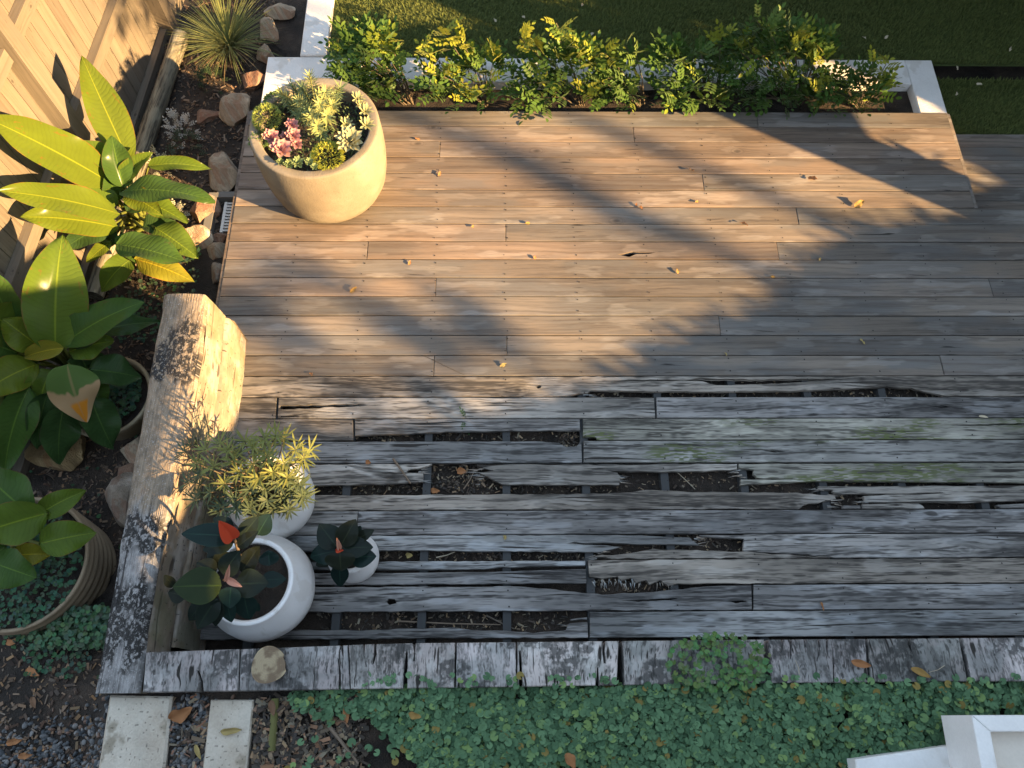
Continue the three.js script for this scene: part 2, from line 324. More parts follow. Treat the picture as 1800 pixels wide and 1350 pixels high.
piece(15, [[LPX, G], [RPX, G]], [[LPX, .97], [985, .97], [1030, .8], [1040, .68], [1120, .72], [1250, .76], [1400, .72], [1500, .6], [1560, .52], [1600, .6], [1640, .84], [1668, .97], [RPX, .97]], oldWood[3],
  [H(15, [[1010, .3], [1120, .16], [1200, .2], [1236, .12], [1262, .14], [1330, .16], [1400, .14], [1540, .12], [1440, .26], [1392, .34], [1330, .44], [1262, .46], [1236, .3], [1120, .27]]), H(15, [[941, .5], [946, .42], [953, .46], [953, .58], [946, .62]], .005)], .02);
seed(16);
piece(16, [[LPX, G], [486, G]], [[LPX, .97], [484, .97]], oldWood[3], [], 0);
piece(16, [[490, G], [1150, G]], [[488, .97], [1152, .97]], oldWood[1], [H(16, [[492, .36], [560, .34], [610, .3], [680, .36], [620, .46], [560, .52], [492, .56]], .03), H(16, [[494, .86], [515, .82], [530, .88], [510, .94], [495, .93]], .01)], 0);
piece(16, [[1154, G], [RPX, G]], [[1155, .97], [RPX, .97]], oldWood[2], [H(16, [[1632, .45], [1655, .4], [1678, .5], [1655, .56]], .01)], 0);
seed(17);
piece(17, [[LPX, G], [620, G]], [[LPX, .97], [621, .97]], oldWood[3], [], .012);
piece(17, [[624, G], [1019, G]], [[624, .76], [700, .7], [800, .58], [900, .55], [1020, .53]], oldWood[0], [H(17, [[640, .22], [700, .2], [760, .16], [800, .1], [840, .12], [800, .2], [760, .26], [700, .26]], .01)], .02);
piece(17, [[1025, G], [RPX, G]], [[1025, .82], [1048, .86], [1050, .97], [RPX, .97]], mossWood[1], [H(17, [[1650, .34], [1700, .3], [1790, .24], [1830, .3], [1780, .36], [1700, .4]], .012)], 0);
seed(18);
piece(18, [[LPX, .03], [940, .03], [985, .1], [990, .28], [1012, .26], [1018, .03], [1022, .03]], [[LPX, .97], [1023, .97]], oldWood[4], [], .012);
piece(18, [[1026, G], [RPX, G]], [[1026, .97], [RPX, .97]], mossWood[0], [H(18, [[1335, .45], [1360, .4], [1378, .5], [1400, .52], [1360, .58], [1345, .5]], .01)], 0);
seed(19);
piece(19, [[LPX, .03], [690, .03], [762, .03], [735, .2], [700, .36], [742, .42], [744, .46]], [[LPX, .9], [600, .92], [700, .86], [744, .78]], oldWood[1], [H(19, [[660, .32], [690, .26], [718, .28], [692, .38]], .01)], .02);
piece(19, [[838, .05], [1296, .05]], [[838, .12], [866, .32], [842, .42], [858, .58], [880, .9], [1000, .94], [1088, .94], [1092, .62], [1084, .42], [1070, .34], [1150, .38], [1240, .36], [1296, .28]], oldWood[1], [H(19, [[1010, .24], [1050, .2], [1075, .24], [1050, .3]], .01)], .02);
piece(19, [[1299, .05], [RPX, G]], [[1299, .22], [1322, .3], [1326, .5], [1330, .66], [1420, .72], [1302, .74], [1302, .96], [1436, .8], [RPX, .97]], mossWood[1], [], .015);
seed(20);
piece(20, [[LPX, .34], [560, .36], [800, .33], [1000, .32], [1100, .26], [1150, .14], [1200, .24], [1400, .3], [1468, .42]], [[LPX, .97], [1405, .97], [1412, .82], [1450, .66], [1470, .56]], oldWood[3], [], .025);
piece(20, [[1438, .03], [RPX, .03]], [[1438, .16], [1462, .18], [1466, .36], [1520, .36], [1600, .34], [1655, .3], [1665, .36], [1560, .4], [1518, .46], [1522, .6], [1516, .7], [1620, .72], [1700, .74], [1790, .66], [RPX, .5]], oldWood[1], [], .012);
piece(20, [[1516, .78], [1612, .76], [1622, .86]], [[1516, .97], [1626, .97]], oldWood[1], [], .012);
piece(20, [[1482, .84], [1512, .82]], [[1482, .97], [1513, .97]], oldWood[0], [], .01);
piece(20, [[1752, .84], [1800, .78], [RPX, .62]], [[1758, .97], [RPX, .97]], oldWood[0], [], .01);
seed(22);
piece(22, [[LPX, G], [1088, G], [1210, .14], [1230, .44], [1100, .38], [1010, .32], [1000, .36], [1092, .5], [1080, .6], [1060, .68]], [[LPX, .66], [700, .6], [860, .66], [1030, .7], [1056, .74]], oldWood[4], [], .02);
piece(22, [[1048, .86], [1090, .8], [1150, .58], [1240, .68], [1300, .72], [1400, .86], [1460, .96]], [[1046, .9], [1080, .97], [1462, .97]], oldWood[3], [], .03);
piece(22, [[1230, .05], [1306, .06], [1310, G], [RPX, G]], [[1230, .1], [1306, .2], [1309, .7], [1400, .82], [1470, .97], [RPX, .97]], oldWood[0], [H(22, [[1312, .5], [1400, .46], [1500, .52], [1620, .56], [1500, .56], [1400, .52], [1312, .55]], .008)], .006);
seed(23);
piece(23, [[LPX, .06], [1029, .05]], [[LPX, .36], [700, .38], [850, .36], [870, .3], [1029, .24]], oldWood[4], [], .014);
piece(23, [[LPX, .5], [700, .5], [880, .46], [1030, .38]], [[LPX, .95], [1031, .93]], oldWood[2], [H(23, [[560, .55], [700, .54], [900, .52], [1028, .5], [1028, .54], [900, .57], [700, .58]], .006)], .014);
piece(23, [[1034, G], [RPX, G]], [[1036, .68], [1060, .76], [1085, .7], [1090, .84], [1110, .74], [1116, .92], [1136, .8], [1142, .98], [1160, .86], [1172, 1.06], [1190, .97], [RPX, .97]], oldWood[3], [], .02);
seed(24);
piece(24, [[LPX, .04], [920, .04], [960, .14], [1010, .26], [1060, .36], [1140, .3], [1200, .16], [1240, .06], [1321, .04]], [[LPX, .97], [1322, .97]], oldWood[2], [H(24, [[678, .58], [684, .46], [696, .5], [698, .68], [686, .74], [679, .68]], .01), H(24, [[1090, .6], [1170, .5], [1208, .48], [1180, .6], [1120, .66]], .015), H(24, [[1280, .62], [1305, .6], [1314, .7], [1290, .74]], .01)], .02);
piece(24, [[1325, G], [RPX, G]], [[1325, .97], [RPX, .97]], oldWood[2], [], 0);
seed(25);
piece(25, [[LPX, .04], [468, .04], [470, .6], [560, .66], [700, .62], [800, .6], [860, .68], [940, .78], [994, .7], [1000, .46], [1033, .38]], [[LPX, .97], [1034, .97]], oldWood[2], [], .025);
piece(25, [[1002, .28], [1032, .22]], [[1004, .34], [1032, .3]], oldWood[0], [], .01);
piece(25, [[1037, G], [RPX, G]], [[1037, .97], [RPX, .97]], oldWood[4], [], 0);
// nails, joists, the edge board
{
  const gs = []; seed(99);
  for (let c = -3; c < 11; c++) for (let k = 0; k < 26; k++) {
    if ([19, 20, 22, 25].includes(k) && R() < .6) continue;
    const x = -.419 + .45 * c; if (x < DECK_L || (k < 6 && x > DECK_R)) continue;
    for (const f of [.2, .8]) { const g = new THREE.CircleGeometry(rr(.0035, .0052), 7).rotateX(-Math.PI / 2); g.translate(x + rr(-.012, .012), .0035, Z0 + BW * (k + f + rr(-.04, .04))); gs.push(g); }
  }
  part('nail_heads', mergeGeometries(gs), mat({ color: [.02, .017, .015], roughness: .6, metalness: .3 }), deck, 'stuff');
  const jm = mat({ color: [.035, .037, .038], roughness: .8 });
  for (let c = -2; c < 11; c++) { const x = -.419 + .45 * c; part('joist', box(x - .022, x + .022, -.2, -.0275, c > 7 ? -3.1 : -3.9, -.2), jm, deck); }
  part('fascia_board', uvPlanar(box(DECK_R, DECK_R + .02, -.17, -.002, Z0 + .01, Z0 + BW * 6), 3.2, .8), newWood[0], deck);
  part('fascia_board', uvPlanar(box(DECK_L - .02, DECK_L - .001, -.15, -.004, Z0 + .01, -2.15), 3.2, .8), newWood[3], deck);
  part('fascia_board', uvPlanar(box(DECK_R + .021, 4.3, -.17, -.027, Z0 + BW * 6 + .006, Z0 + BW * 6 + .026), 3.2, .8), newWood[2], deck);
}
{
  seed(640); const g = new Geo();
  // [photo column, row, share of the width from, to, which way the fibres point, number]
  for (const [px, k, f0, f1, dir, n] of [[744, 19, .06, .8, 1, 14], [838, 19, .1, .9, -1, 16], [1090, 19, .4, .92, 1, 14], [1300, 19, .2, .7, -1, 8], [1468, 20, .36, .9, 1, 12], [1436, 20, .04, .2, -1, 4], [1518, 20, .4, .74, -1, 8], [1230, 22, .1, .46, 1, 9], [1060, 22, .5, .76, 1, 10], [1048, 22, .8, .96, -1, 5], [1000, 25, .46, .9, -1, 9], [1035, 15, .7, .95, 1, 8], [1650, 15, .7, .95, -1, 6], [680, 16, .36, .46, -1, 3], [985, 18, .05, .28, 1, 6]])
    for (let i = 0; i < n; i++) { const f = rr(f0, f1), [x, z] = onRow(px + rr(-8, 8), k, f), d = V(dir, rr(-.18, .05), rr(-.22, .22)).normalize(); g.blade(V(x - dir * .02, rr(-.02, -.002), z), d, sideOf(d), rr(.03, .085), rr(.003, .008), vary([.2, .185, .165], .35), .1, .3, 2, t => 1 - t); }
  for (let i = 0; i < 46; i++) { const [x, z] = onRow(rr(1040, 1185), 23, rr(.7, .95)), d = V(rr(-.2, .6), -.1, 1).normalize(); g.blade(V(x, rr(-.015, -.002), z), d, sideOf(d), rr(.02, .045), rr(.003, .007), vary([.26, .25, .23], .3), .1, .3, 2, t => 1 - t); }
  part('splinters', g.build(), mat({ vertexColors: true, roughness: .95 }), deck, 'stuff');
}
// lower landing at the right
{
  const t = thing('deck_landing', 'lower dark timber landing one step below the deck corner', 'deck', null, V(3.7, -.17, -3.5)); seed(61);
  for (let k = 0; k < 7; k++) { const z = -3.875 + k * .118; part('plank', uvPlanar(box(DECK_R + .024, 4.6, -.196, -.17, z, z + .113), 3.2, .8, R(), R()), newWood[[2, 4, 0, 2, 4, 2, 4][k]], t); }
  part('fascia_board', uvPlanar(box(DECK_R + .024, 4.6, -.36, -.198, -3.875, -3.855), 3.2, .8), newWood[2], t);
}
// ================================================================ sleepers
// the tall timber at the left: two beams, worn and uneven
{
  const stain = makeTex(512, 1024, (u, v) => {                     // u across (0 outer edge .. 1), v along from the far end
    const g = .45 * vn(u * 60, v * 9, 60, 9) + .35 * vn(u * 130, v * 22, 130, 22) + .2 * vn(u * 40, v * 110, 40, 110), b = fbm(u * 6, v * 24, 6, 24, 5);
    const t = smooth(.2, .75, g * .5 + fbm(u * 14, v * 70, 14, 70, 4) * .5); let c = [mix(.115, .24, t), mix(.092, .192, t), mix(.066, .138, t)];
    const grey = smooth(.56, .64, v + (b - .5) * .15) ; c = c.map((x, k) => mix(x, mix(.1, .27, t) * [1, .97, .94][k], grey));  // brown turns grey where sunlight ends, shade tone kept in the colour
    const patch = (cu, cv, ru, rv) => 1 - Math.hypot((u - cu) / ru, (v - cv) / rv);
    let s = Math.max(patch(.62, .17, .5, .1), patch(.5, .22, .6, .04), patch(.2, .64, .35, .05), patch(.72, .66, .35, .06), patch(.25, .85, .3, .13), patch(.8, .84, .25, .12), patch(.5, .8, .3, .03), patch(.05, .72, .12, .1));
    s = smooth(-.1, .35, s + (b - .5) * 1.4) * smooth(.3, .5, fbm(u * 24, v * 150, 24, 150, 4));
    c = c.map((x, k) => mix(x, [.018, .017, .016][k], s));
    const spk = smooth(.8, .9, vn(u * 75 + 5, v * 520, 75, 520)); c = c.map(x => mix(x, .38, spk * .6));
    const crk = smooth(.84, .92, vn(u * 34 + 2, v * 5 + 3, 34, 5)) * mix(.25, 1, smooth(.5, .65, v)); c = c.map(x => x * (1 - .7 * crk));
    return [...c, .5 + .35 * (t - .5) - .4 * crk + (b - .5) * .4];
  });
  const faceTex = makeTex(1024, 256, (u, v) => {                   // u along z, v up
    const b = fbm(u * 18, v * 5, 18, 5, 5), g = .6 * vn(u * 20, v * 34, 20, 34) + .4 * vn(u * 60, v * 70, 60, 70), t = smooth(.3, .7, .6 * b + .4 * g);
    let c = [mix(.16, .265, t), mix(.13, .22, t), mix(.094, .165, t)];
    const grey = smooth(.46, .6, b) * .5; c = c.map((x, k) => mix(x, [.27, .265, .25][k] * (.7 + .5 * g), grey));
    const crk = smooth(.87, .94, vn(u * 9 + 2, v * 24 + 3, 9, 24)), pit = smooth(.88, .95, vn(u * 150, v * 50, 150, 50)); c = c.map(x => x * (1 - .75 * Math.max(crk, pit)));
    const gr = smooth(.55, .7, fbm(u * 11 + 4, v * 4 + 4, 11, 4, 4)) * .6; c = c.map((x, k) => mix(x, [.13, .13, .075][k], gr));
    return [...c, .5 + (b - .5) * .8 - .4 * Math.max(crk, pit)];
  });
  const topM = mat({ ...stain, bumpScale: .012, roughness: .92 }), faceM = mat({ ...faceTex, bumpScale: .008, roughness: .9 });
  const t = thing('sleeper_wall', 'long stained timber sleeper wall along the deck side by the white pots', 'retaining wall', null, V(-1.65, 0, -1.1));
  const loft = (prof, z0, z1, n, seedNo) => {                      // prof(s) -> cross section points [x, y]
    const g = new THREE.BufferGeometry(), P = [], uv = [], I = [], m = prof(0).length;
    for (let k = 0; k <= n; k++) { const z = mix(z0, z1, k / n), pr = prof(z); pr.forEach(([x, y], j) => { const w = (fbm(z * 9 + seedNo, j * 2.3 + seedNo, 4096, 4096, 3) - .5) * .016; P.push(x + w, y + (fbm(z * 11 + 3, j * 1.7 + seedNo, 4096, 4096, 3) - .5) * .014, z); uv.push(0, 0); }); }
    for (let k = 0; k < n; k++) for (let j = 0; j < m - 1; j++) { const a = k * m + j, b = a + 1, c = a + m, d = c + 1; I.push(a, c, b, b, c, d); }
    g.setAttribute('position', new THREE.Float32BufferAttribute(P, 3)); g.setAttribute('uv', new THREE.Float32BufferAttribute(uv, 2)); g.setIndex(I); g.computeVertexNormals();
    return g;
  };
  const ZA = -2.12, ZB = -.118;
  const uvBy = (g, f) => { const p = g.attributes.position, u = g.attributes.uv; for (let i = 0; i < p.count; i++) { const [a, b] = f(p.getX(i), p.getY(i), p.getZ(i)); u.setXY(i, a, b); } return g; };
  const endCap = (pts, z) => { const s = new THREE.Shape(pts.map(q => new THREE.Vector2(q[0], q[1]))), g = new THREE.ShapeGeometry(s); g.translate(0, 0, z); return g; };
  // outer x from -1.81, the inner face leans out towards the deck
  const topProf = z => { const xi = -1.588 + .018 * Math.sin(z * 3.1), xo = mix(-1.822, -1.775, (z - ZA) / (ZB - ZA)); return [[xo - .012, .3], [xo - .01, .5], [xo, .538], [xo + .03, .552], [mix(xo, xi, .5), .556], [xi - .03, .552], [xi - .006, .54], [xi + .004, .515]]; };
  const faceProf = z => { const xi = -1.588 + .018 * Math.sin(z * 3.1); return [[xi + .004, .515], [xi + .012, .44], [xi + .02, .34], [xi + .026, .3], [xi + .012, .285]]; };
  const lowProf = z => { const xi = -1.572 + .018 * Math.sin(z * 3.1); return [[xi - .03, .3], [xi + .014, .282], [xi + .024, .268], [xi + .03, .2], [xi + .034, .1], [xi + .036, -.1]]; };
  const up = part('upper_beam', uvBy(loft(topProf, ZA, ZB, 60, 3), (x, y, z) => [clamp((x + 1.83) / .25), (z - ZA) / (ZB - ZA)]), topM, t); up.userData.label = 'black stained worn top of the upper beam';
  part('beam_face', uvBy(loft(faceProf, ZA, ZB, 60, 3), (x, y, z) => [(z - ZA) / 1.6, y / .6]), faceM, t);
  part('lower_beam', uvBy(loft(lowProf, ZA, -.33, 60, 9), (x, y, z) => [(z - ZA) / 1.6 + .37, y / .6 + .4]), faceM, t);
  const capPts = [[-1.83, -.1], [-1.83, .5], [-1.81, .54], [-1.6, .54], [-1.59, .5], [-1.57, .28], [-1.535, .25], [-1.53, -.1]];
  for (const z of [ZA + .003, ZB - .003]) part('beam_end', uvBy(endCap(z < -1 ? capPts : [[-1.785, -.1], [-1.785, .5], [-1.77, .54], [-1.6, .54], [-1.59, .5], [-1.59, -.1]], z), (x, y) => [x / 1.6, y / .6]), faceM, t);
}
// the row of short sleeper blocks
const blockMats = [[1, 1, 1], [.84, .84, .84], [1.1, 1.09, 1.06], [.72, .74, .72]].map(c => mat({ ...T_block, color: c, bumpScale: .007, roughness: .92 }));
{
  const yt = x => x < 700 ? mix(1147, 1131, (x - 250) / 450) : x < 1300 ? mix(1131, 1124.5, (x - 700) / 600) : mix(1124.5, 1121, (x - 1300) / 500);
  const yb = x => x < 900 ? mix(1217, 1207, (x - 250) / 650) : x < 1300 ? mix(1207, 1201, (x - 900) / 400) : mix(1201, 1197, (x - 1300) / 500);
  const P = (x, y) => { const q = U(x, y, TIMBER_TOP); return [q.x, q.z]; };
  const gp = 'short timber blocks in a row along the deck front';
  // x at the back left, back right, front right, front left; cracks as narrow wedges cut from front or back
  const B = [
    [257, 420, 418, 251, 1, 'dark block with a round knot at the end against the long sleeper wall', [['f', 352, 12, .5]]],
    [423, 611, 614, 420, 0, 'pale block carrying the round wood slice', [['f', 596, 5, .7], ['b', 600, 5, .55]]],
    [614, 800, 798, 617, 2, 'pale block with a black V shaped stain', [['b', 640, 4, .5], ['b', 660, 4, .45], ['f', 712, 9, .8], ['b', 728, 6, .4]]],
    [803, 906, 908, 801, 0, 'narrow pale block between the V stained block and the split block', [['f', 792 + 14, 4, .4]]],
    [909, 1088, 1084, 910, 2, 'pale block with slanting splits running across it', [['f', 915, 6, .8], ['b', 1062, 5, .5], ['f', 1050, 7, .4]]],
    [1094, 1343, 1346, 1097, 3, 'dark block half covered by creeping green plants', []],
    [1352, 1522, 1527, 1357, 1, 'grey block with close parallel cracks and an orange leaf', [['b', 1376, 4, .3], ['b', 1392, 4, .45], ['b', 1415, 3, .3], ['f', 1467, 3, .8], ['b', 1440, 3, .5], ['b', 1455, 3, .4]]],
    [1526, 1686, 1701, 1531, 3, 'dark grey block with a yellow leaf lying on it', [['b', 1600, 4, .3]]],
    [1691, 1960, 1970, 1706, 0, 'pale grey block past the yellow leaf block at the row end', [['b', 1745, 3, .4]]],
  ];
  B.forEach(([bl, br, fr, fl, mi, label, cracks], n) => {
    seed(300 + n);
    const pts = [], back = [[bl, yt(bl)]], front = [[fl, yb(fl)]];
    const sorted = cracks.slice().sort((a, b) => a[1] - b[1]);
    for (const [side, x, w, dep] of sorted) {
      let tx; const A = side === 'b' ? back : front, y0 = side === 'b' ? yt(x) : yb(x), y1 = mix(y0, side === 'b' ? yb(x) : yt(x), dep);
      A.push([x - w / 2, y0], [x - w / 5 + rr(-3, 3), mix(y0, y1, .5)], [x + (tx = rr(-4, 4)) - w / 6, y1], [x + tx + w / 6, y1], [x + w / 4 + rr(-1, 2), mix(y0, y1, .5)], [x + w / 2, y0]);
    }
    back.push([br, yt(br)]); front.push([fr, yb(fr)]);
    for (const q of back) pts.push(P(...q)); for (const q of front.reverse()) pts.push(P(...q));
    const g = slab(pts, TIMBER_TOP + rr(-.006, .006), .62, .0035);
    uvPlanar(g, .8, .8, R(), R(), true);
    const o = solo('timber_block', g, blockMats[mi], label, 'timber block', gp);
  });
}

// ================================================================ white planter behind the deck
const whiteMat = mat({ ...T_white, bumpScale: .003, roughness: .85 });
const Y_PL = -.012;
{
  const t = thing('garden_planter', 'low white rendered planter wall along the far edge of the deck', 'planter', null, V(.7, -.3, -4.15));
  const q = (name, x0, x1, z0, z1, y0 = -.42, y1 = Y_PL) => { const g = slab([[x0, z0], [x1, z0], [x1, z1], [x0, z1]], y1, y1 - y0, .006); uvPlanar(g, 1, 1, x0 * .3, z0); return part(name, g, whiteMat, t); };
  q('left_end', -1.69, -1.0, -4.43, -3.93); q('coping', -.998, .4, -4.43, -4.2); q('coping', .403, 1.75, -4.43, -4.2); q('coping', 1.753, 2.972, -4.43, -4.2);
  q('coping', 2.975, 3.17, -4.43, -3.905);
  const g = new THREE.PlaneGeometry(4.0, .34, 80, 8).rotateX(-Math.PI / 2).translate(.98, -.13, -4.06), p = g.attributes.position;
  for (let i = 0; i < p.count; i++) p.setY(i, -.13 + (fbm(p.getX(i) * 9 + 50, p.getZ(i) * 9 + 50, 4096, 4096, 3) - .5) * .06);
  g.computeVertexNormals(); part('mulch', uvPlanar(g, 1.2, 1.2), soilMat, t);
  const e = slab([[-1.47, -6.5], [-1.275, -6.5], [-1.265, -4.433], [-1.455, -4.433]], .0, .3, .006); uvPlanar(e, 1, 1);
  solo('lawn_edging', e, whiteMat, 'pale concrete edging strip between the lawn and the rock garden', 'edging');
}
// ================================================================ paling fence
const fenceMats = [[1, 1, 1], [1.03, 1.02, 1], [.97, .98, .98], [1.01, .98, .96]].map(c => mat({ ...T_fence, color: c, bumpScale: .0016, roughness: .8 }));
{
  const A = V(-2.539, 0, -4.856), D = V(-.0690, 0, .9976), N = V(.9976, 0, .069);        // along the fence, towards the deck
  const t = thing('paling_fence', 'sunlit brown paling fence with rails and posts behind the leafy plants', 'fence', null, V(-2.6, -.2, -3.5));
  // a board in fence axes: s along, y up, n out of the fence
  const bd = (name, s0, s1, y0, y1, n0, n1, k, along, parent = t) => {
    const g = new THREE.BoxGeometry(s1 - s0, y1 - y0, n1 - n0), p = g.attributes.position, uv = g.attributes.uv, ou = R(), ov = R();
    for (let i = 0; i < p.count; i++) {
      const s = p.getX(i) + (s0 + s1) / 2, y = p.getY(i) + (y0 + y1) / 2, n = p.getZ(i) + (n0 + n1) / 2;
      if (along) uv.setXY(i, s / 2 + ou, (y + n) / .6 + ov); else uv.setXY(i, y / 2 + ou, (s + n) / .6 + ov);
      p.setXYZ(i, A.x + D.x * s + N.x * n, y, A.z + D.z * s + N.z * n);
    }
    g.computeVertexNormals(); return part(name, g, fenceMats[k], parent);
  };
  seed(77);
  for (let s = -.9, k = 0; s < 3.6; s += .103, k++) bd('paling', s + .002, s + .1, -.18 + rr(-.01, .01), 1.85, -.02 + rr(-.0015, .0015), -.002 + rr(-.0015, .0015), Math.floor(R() * 4), false);
  for (const y of [.44, 1.08]) { bd('rail', -.9, 1.49, y, y + .085, 0, .055, 1, true); bd('rail', 1.62, 3.6, y, y + .085, 0, .055, 0, true); }
  bd('rail', -.9, 3.6, -.16, -.06, 0, .05, 2, true);
  bd('post', 1.5, 1.61, -.2, 1.86, .0, .1, 2, false); bd('post', -.02, .1, -.2, 1.86, .0, .09, 1, false); bd('post', 3.2, 3.31, -.2, 1.86, .0, .1, 0, false);
}
// round log along the bed
{
  const a = U(318, 62, -.05), b = U(165, 520, -.05), g = new THREE.CylinderGeometry(.055, .06, a.distanceTo(b), 14, 30), p = g.attributes.position;
  for (let i = 0; i < p.count; i++) { const w = 1 + (fbm(p.getY(i) * 4 + 9, Math.atan2(p.getZ(i), p.getX(i)) * 2 + 9, 4096, 4096, 3) - .5) * .2; p.setX(i, p.getX(i) * w); p.setZ(i, p.getZ(i) * w); }
  const uv = g.attributes.uv; for (let i = 0; i < uv.count; i++) uv.setXY(i, uv.getY(i) * .8, uv.getX(i) * .5);
  g.computeVertexNormals(); const q = new THREE.Quaternion().setFromUnitVectors(V(0, 1, 0), b.clone().sub(a).normalize()), o = solo('edging_log', g, mat({ ...T_old, color: [.85, .8, .6], bumpScale: .005 }), 'mossy round timber log edging the bed beside the fence', 'log');
  o.position.copy(a).add(b).multiplyScalar(.5); o.quaternion.copy(q);
}
// ================================================================ rocks
const stoneMats = { tan: [1.08, 1, .88], pale: [1.35, 1.28, 1.15], red: [.8, .6, .52], grey: [.9, .88, .86], gold: [.85, .7, .42] };
for (const k in stoneMats) stoneMats[k] = mat({ ...T_stone, color: stoneMats[k], bumpScale: .012, roughness: .92 });
function rockGeo(rx, ry, rz, sd) {
  seed(sd); const g0 = new THREE.IcosahedronGeometry(1, 5), p = g0.attributes.position, cuts = [];
  for (let i = 0; i < 13; i++) cuts.push([randDir(), rr(.48, .8)]);
  for (let i = 0; i < p.count; i++) {
    const v = V(p.getX(i), p.getY(i), p.getZ(i));
    for (const [d, h] of cuts) { const e = v.dot(d) - h; if (e > 0) v.addScaledVector(d, -e * .97); }
    const n = 1 + (fbm(v.x * 3 + sd, v.y * 3 + v.z * 2 + sd, 4096, 4096, 4) - .5) * .2; p.setXYZ(i, v.x * rx * n, v.y * ry * n, v.z * rz * n);
  }
  g0.computeVertexNormals(); const uv = new Float32Array(p.count * 2); for (let i = 0; i < p.count; i++) { uv[2 * i] = (p.getX(i) + p.getY(i) * .7) / .5; uv[2 * i + 1] = (p.getZ(i) + p.getY(i) * .7) / .5; }
  g0.setAttribute('uv', new THREE.BufferAttribute(uv, 2)); return g0;
}
[[492, 12, 34, 20, 'pale', 'pale boulder at the far end of the rock line', .08], [470, 46, 25, 26, 'pale', 'pale pitted boulder beside the grassy tuft', .08], [464, 90, 20, 24, 'tan', 'upright tan rock between the pitted boulder and the planter', .08],
 [446, 134, 27, 26, 'red', 'red rock touching the corner of the white planter', .08], [414, 186, 38, 31, 'tan', 'large pointed pale rock beside the concrete pot', .1], [360, 198, 30, 19, 'red', 'flat red rock leaning on the large pointed rock', .04],
 [389, 296, 32, 38, 'tan', 'blocky tan rock with a flat top above the drain', .1], [353, 366, 33, 32, 'red', 'reddish rock half in sun under a broad leaf', .06], [338, 414, 34, 27, 'pale', 'cream rock half hidden by leaves', .05],
 [386, 412, 24, 14, 'red', 'small red rock just below the drain grate', .03], [380, 440, 21, 19, 'tan', 'small rounded tan rock between the red rock and the grey rock', .04], [382, 476, 17, 26, 'grey', 'grey rounded rock against the deck edge', .04],
 [98, 795, 50, 34, 'gold', 'golden rock under the drooping leaves', .06], [236, 786, 24, 26, 'pale', 'pale rock between the cream pot and the sleeper wall', .07], [220, 828, 22, 24, 'red', 'reddish grey rock below the pale rock by the sleeper wall', .05], [210, 880, 26, 44, 'grey', 'long grey rock lying along the sleeper wall', .09],
 [505, 130, 16, 12, 'grey', 'tiny grey stone beside the planter corner', .02]
].forEach(([x, y, rx, ry, m, label, h], i) => {
  const c = U(x, y, groundY(-2, U(x, y, 0).z) + h), s = (EYE) / 1350, o = solo('rock', rockGeo(rx * s * 1.28, Math.max(.07, Math.min(rx, ry) * s * 1.05), ry * s * 1.3, 500 + i * 7), stoneMats[m], label, 'rock', 'rocks edging the garden bed');
  o.position.copy(c); o.position.y -= .04;
});
// drain
{
  const t = thing('garden_drain', 'concrete drain pit with a white slotted grate at the deck edge', 'drain', null, U(395, 375, -.1)), gm = mat({ color: [.13, .125, .115], roughness: .9 }), wm = mat({ color: [.55, .54, .52], roughness: .5 });
  const a = U(378, 340, -.06), b = U(412, 404, -.06), x1 = DECK_L - .022;
  part('pit_wall', box(a.x - .035, a.x + .015, -.3, -.05, a.z, b.z), gm, t); part('pit_wall', box(a.x + .016, x1, -.3, -.052, a.z - .01, a.z + .035), gm, t);
  const gx = x1 - .085, grate = part('grate', box(gx, gx + .018, -.1, -.085, a.z + .05, b.z), wm, t), bar = (x0, x1, z0, z1) => part('grate_bar', box(x0, x1, -.1, -.085, z0, z1), wm, grate);
  bar(x1 - .012, x1 - .001, a.z + .05, b.z);
  for (let z = a.z + .055; z < b.z - .012; z += .024) bar(gx + .019, x1 - .013, z, z + .011);
}
// ================================================================ pots
function lathe(prof, at, seg = 72) { const g = new THREE.LatheGeometry(prof.map(p => new THREE.Vector2(...p)), seg); const uv = g.attributes.uv, p = g.attributes.position; for (let i = 0; i < uv.count; i++) uv.setXY(i, uv.getX(i) * 3, (p.getY(i) + Math.hypot(p.getX(i), p.getZ(i)) * .7) * 1.3); g.translate(at.x, at.y, at.z); return g; }
function soilDisc(c, r, sd) { const g = new THREE.CircleGeometry(r, 40).rotateX(-Math.PI / 2), g2 = new THREE.RingGeometry(.001, r, 40, 12).rotateX(-Math.PI / 2), p = g2.attributes.position; for (let i = 0; i < p.count; i++) p.setY(i, (fbm(p.getX(i) * 14 + sd, p.getZ(i) * 14 + sd, 4096, 4096, 3) - .5) * .05); g2.computeVertexNormals(); g2.translate(c.x, c.y, c.z); return uvPlanar(g2, 1.2, 1.2, sd); }
const BIG = V(-1.118, 0, -3.27), BIG_H = .565;
{
  const t = thing('concrete_pot', 'large round tan concrete pot filled with succulents on the deck', 'pot', null, BIG);
  const R0 = .39, h = BIG_H;
  const prof = [[.0, .004], [.255, .004], [.3, .016], [.338, .05], [.366, .11], [.384, .2], [.394, .31], [.396, .42], [R0 + .002, .5], [R0, h - .012], [R0 - .008, h - .002], [R0 - .02, h], [R0 - .05, h], [R0 - .06, h - .006], [R0 - .064, h - .02], [R0 - .066, h - .12], [R0 - .07, h - .2]];
  const cm = mat({ ...T_pot, bumpScale: .0025, roughness: .82 }), bodyMesh = part('pot_body', lathe(prof.slice(0, 9), BIG, 96), cm, t); part('rim', lathe(prof.slice(8), BIG, 96), cm, bodyMesh);
  part('potting_soil', soilDisc(BIG.clone().setY(h - .09), R0 - .066, 3), soilMat, t);
}
const glazeMat = mat({ physical: true, ...T_glaze, bumpScale: .0006, roughness: .42, clearcoat: .2, clearcoatRoughness: .3 });
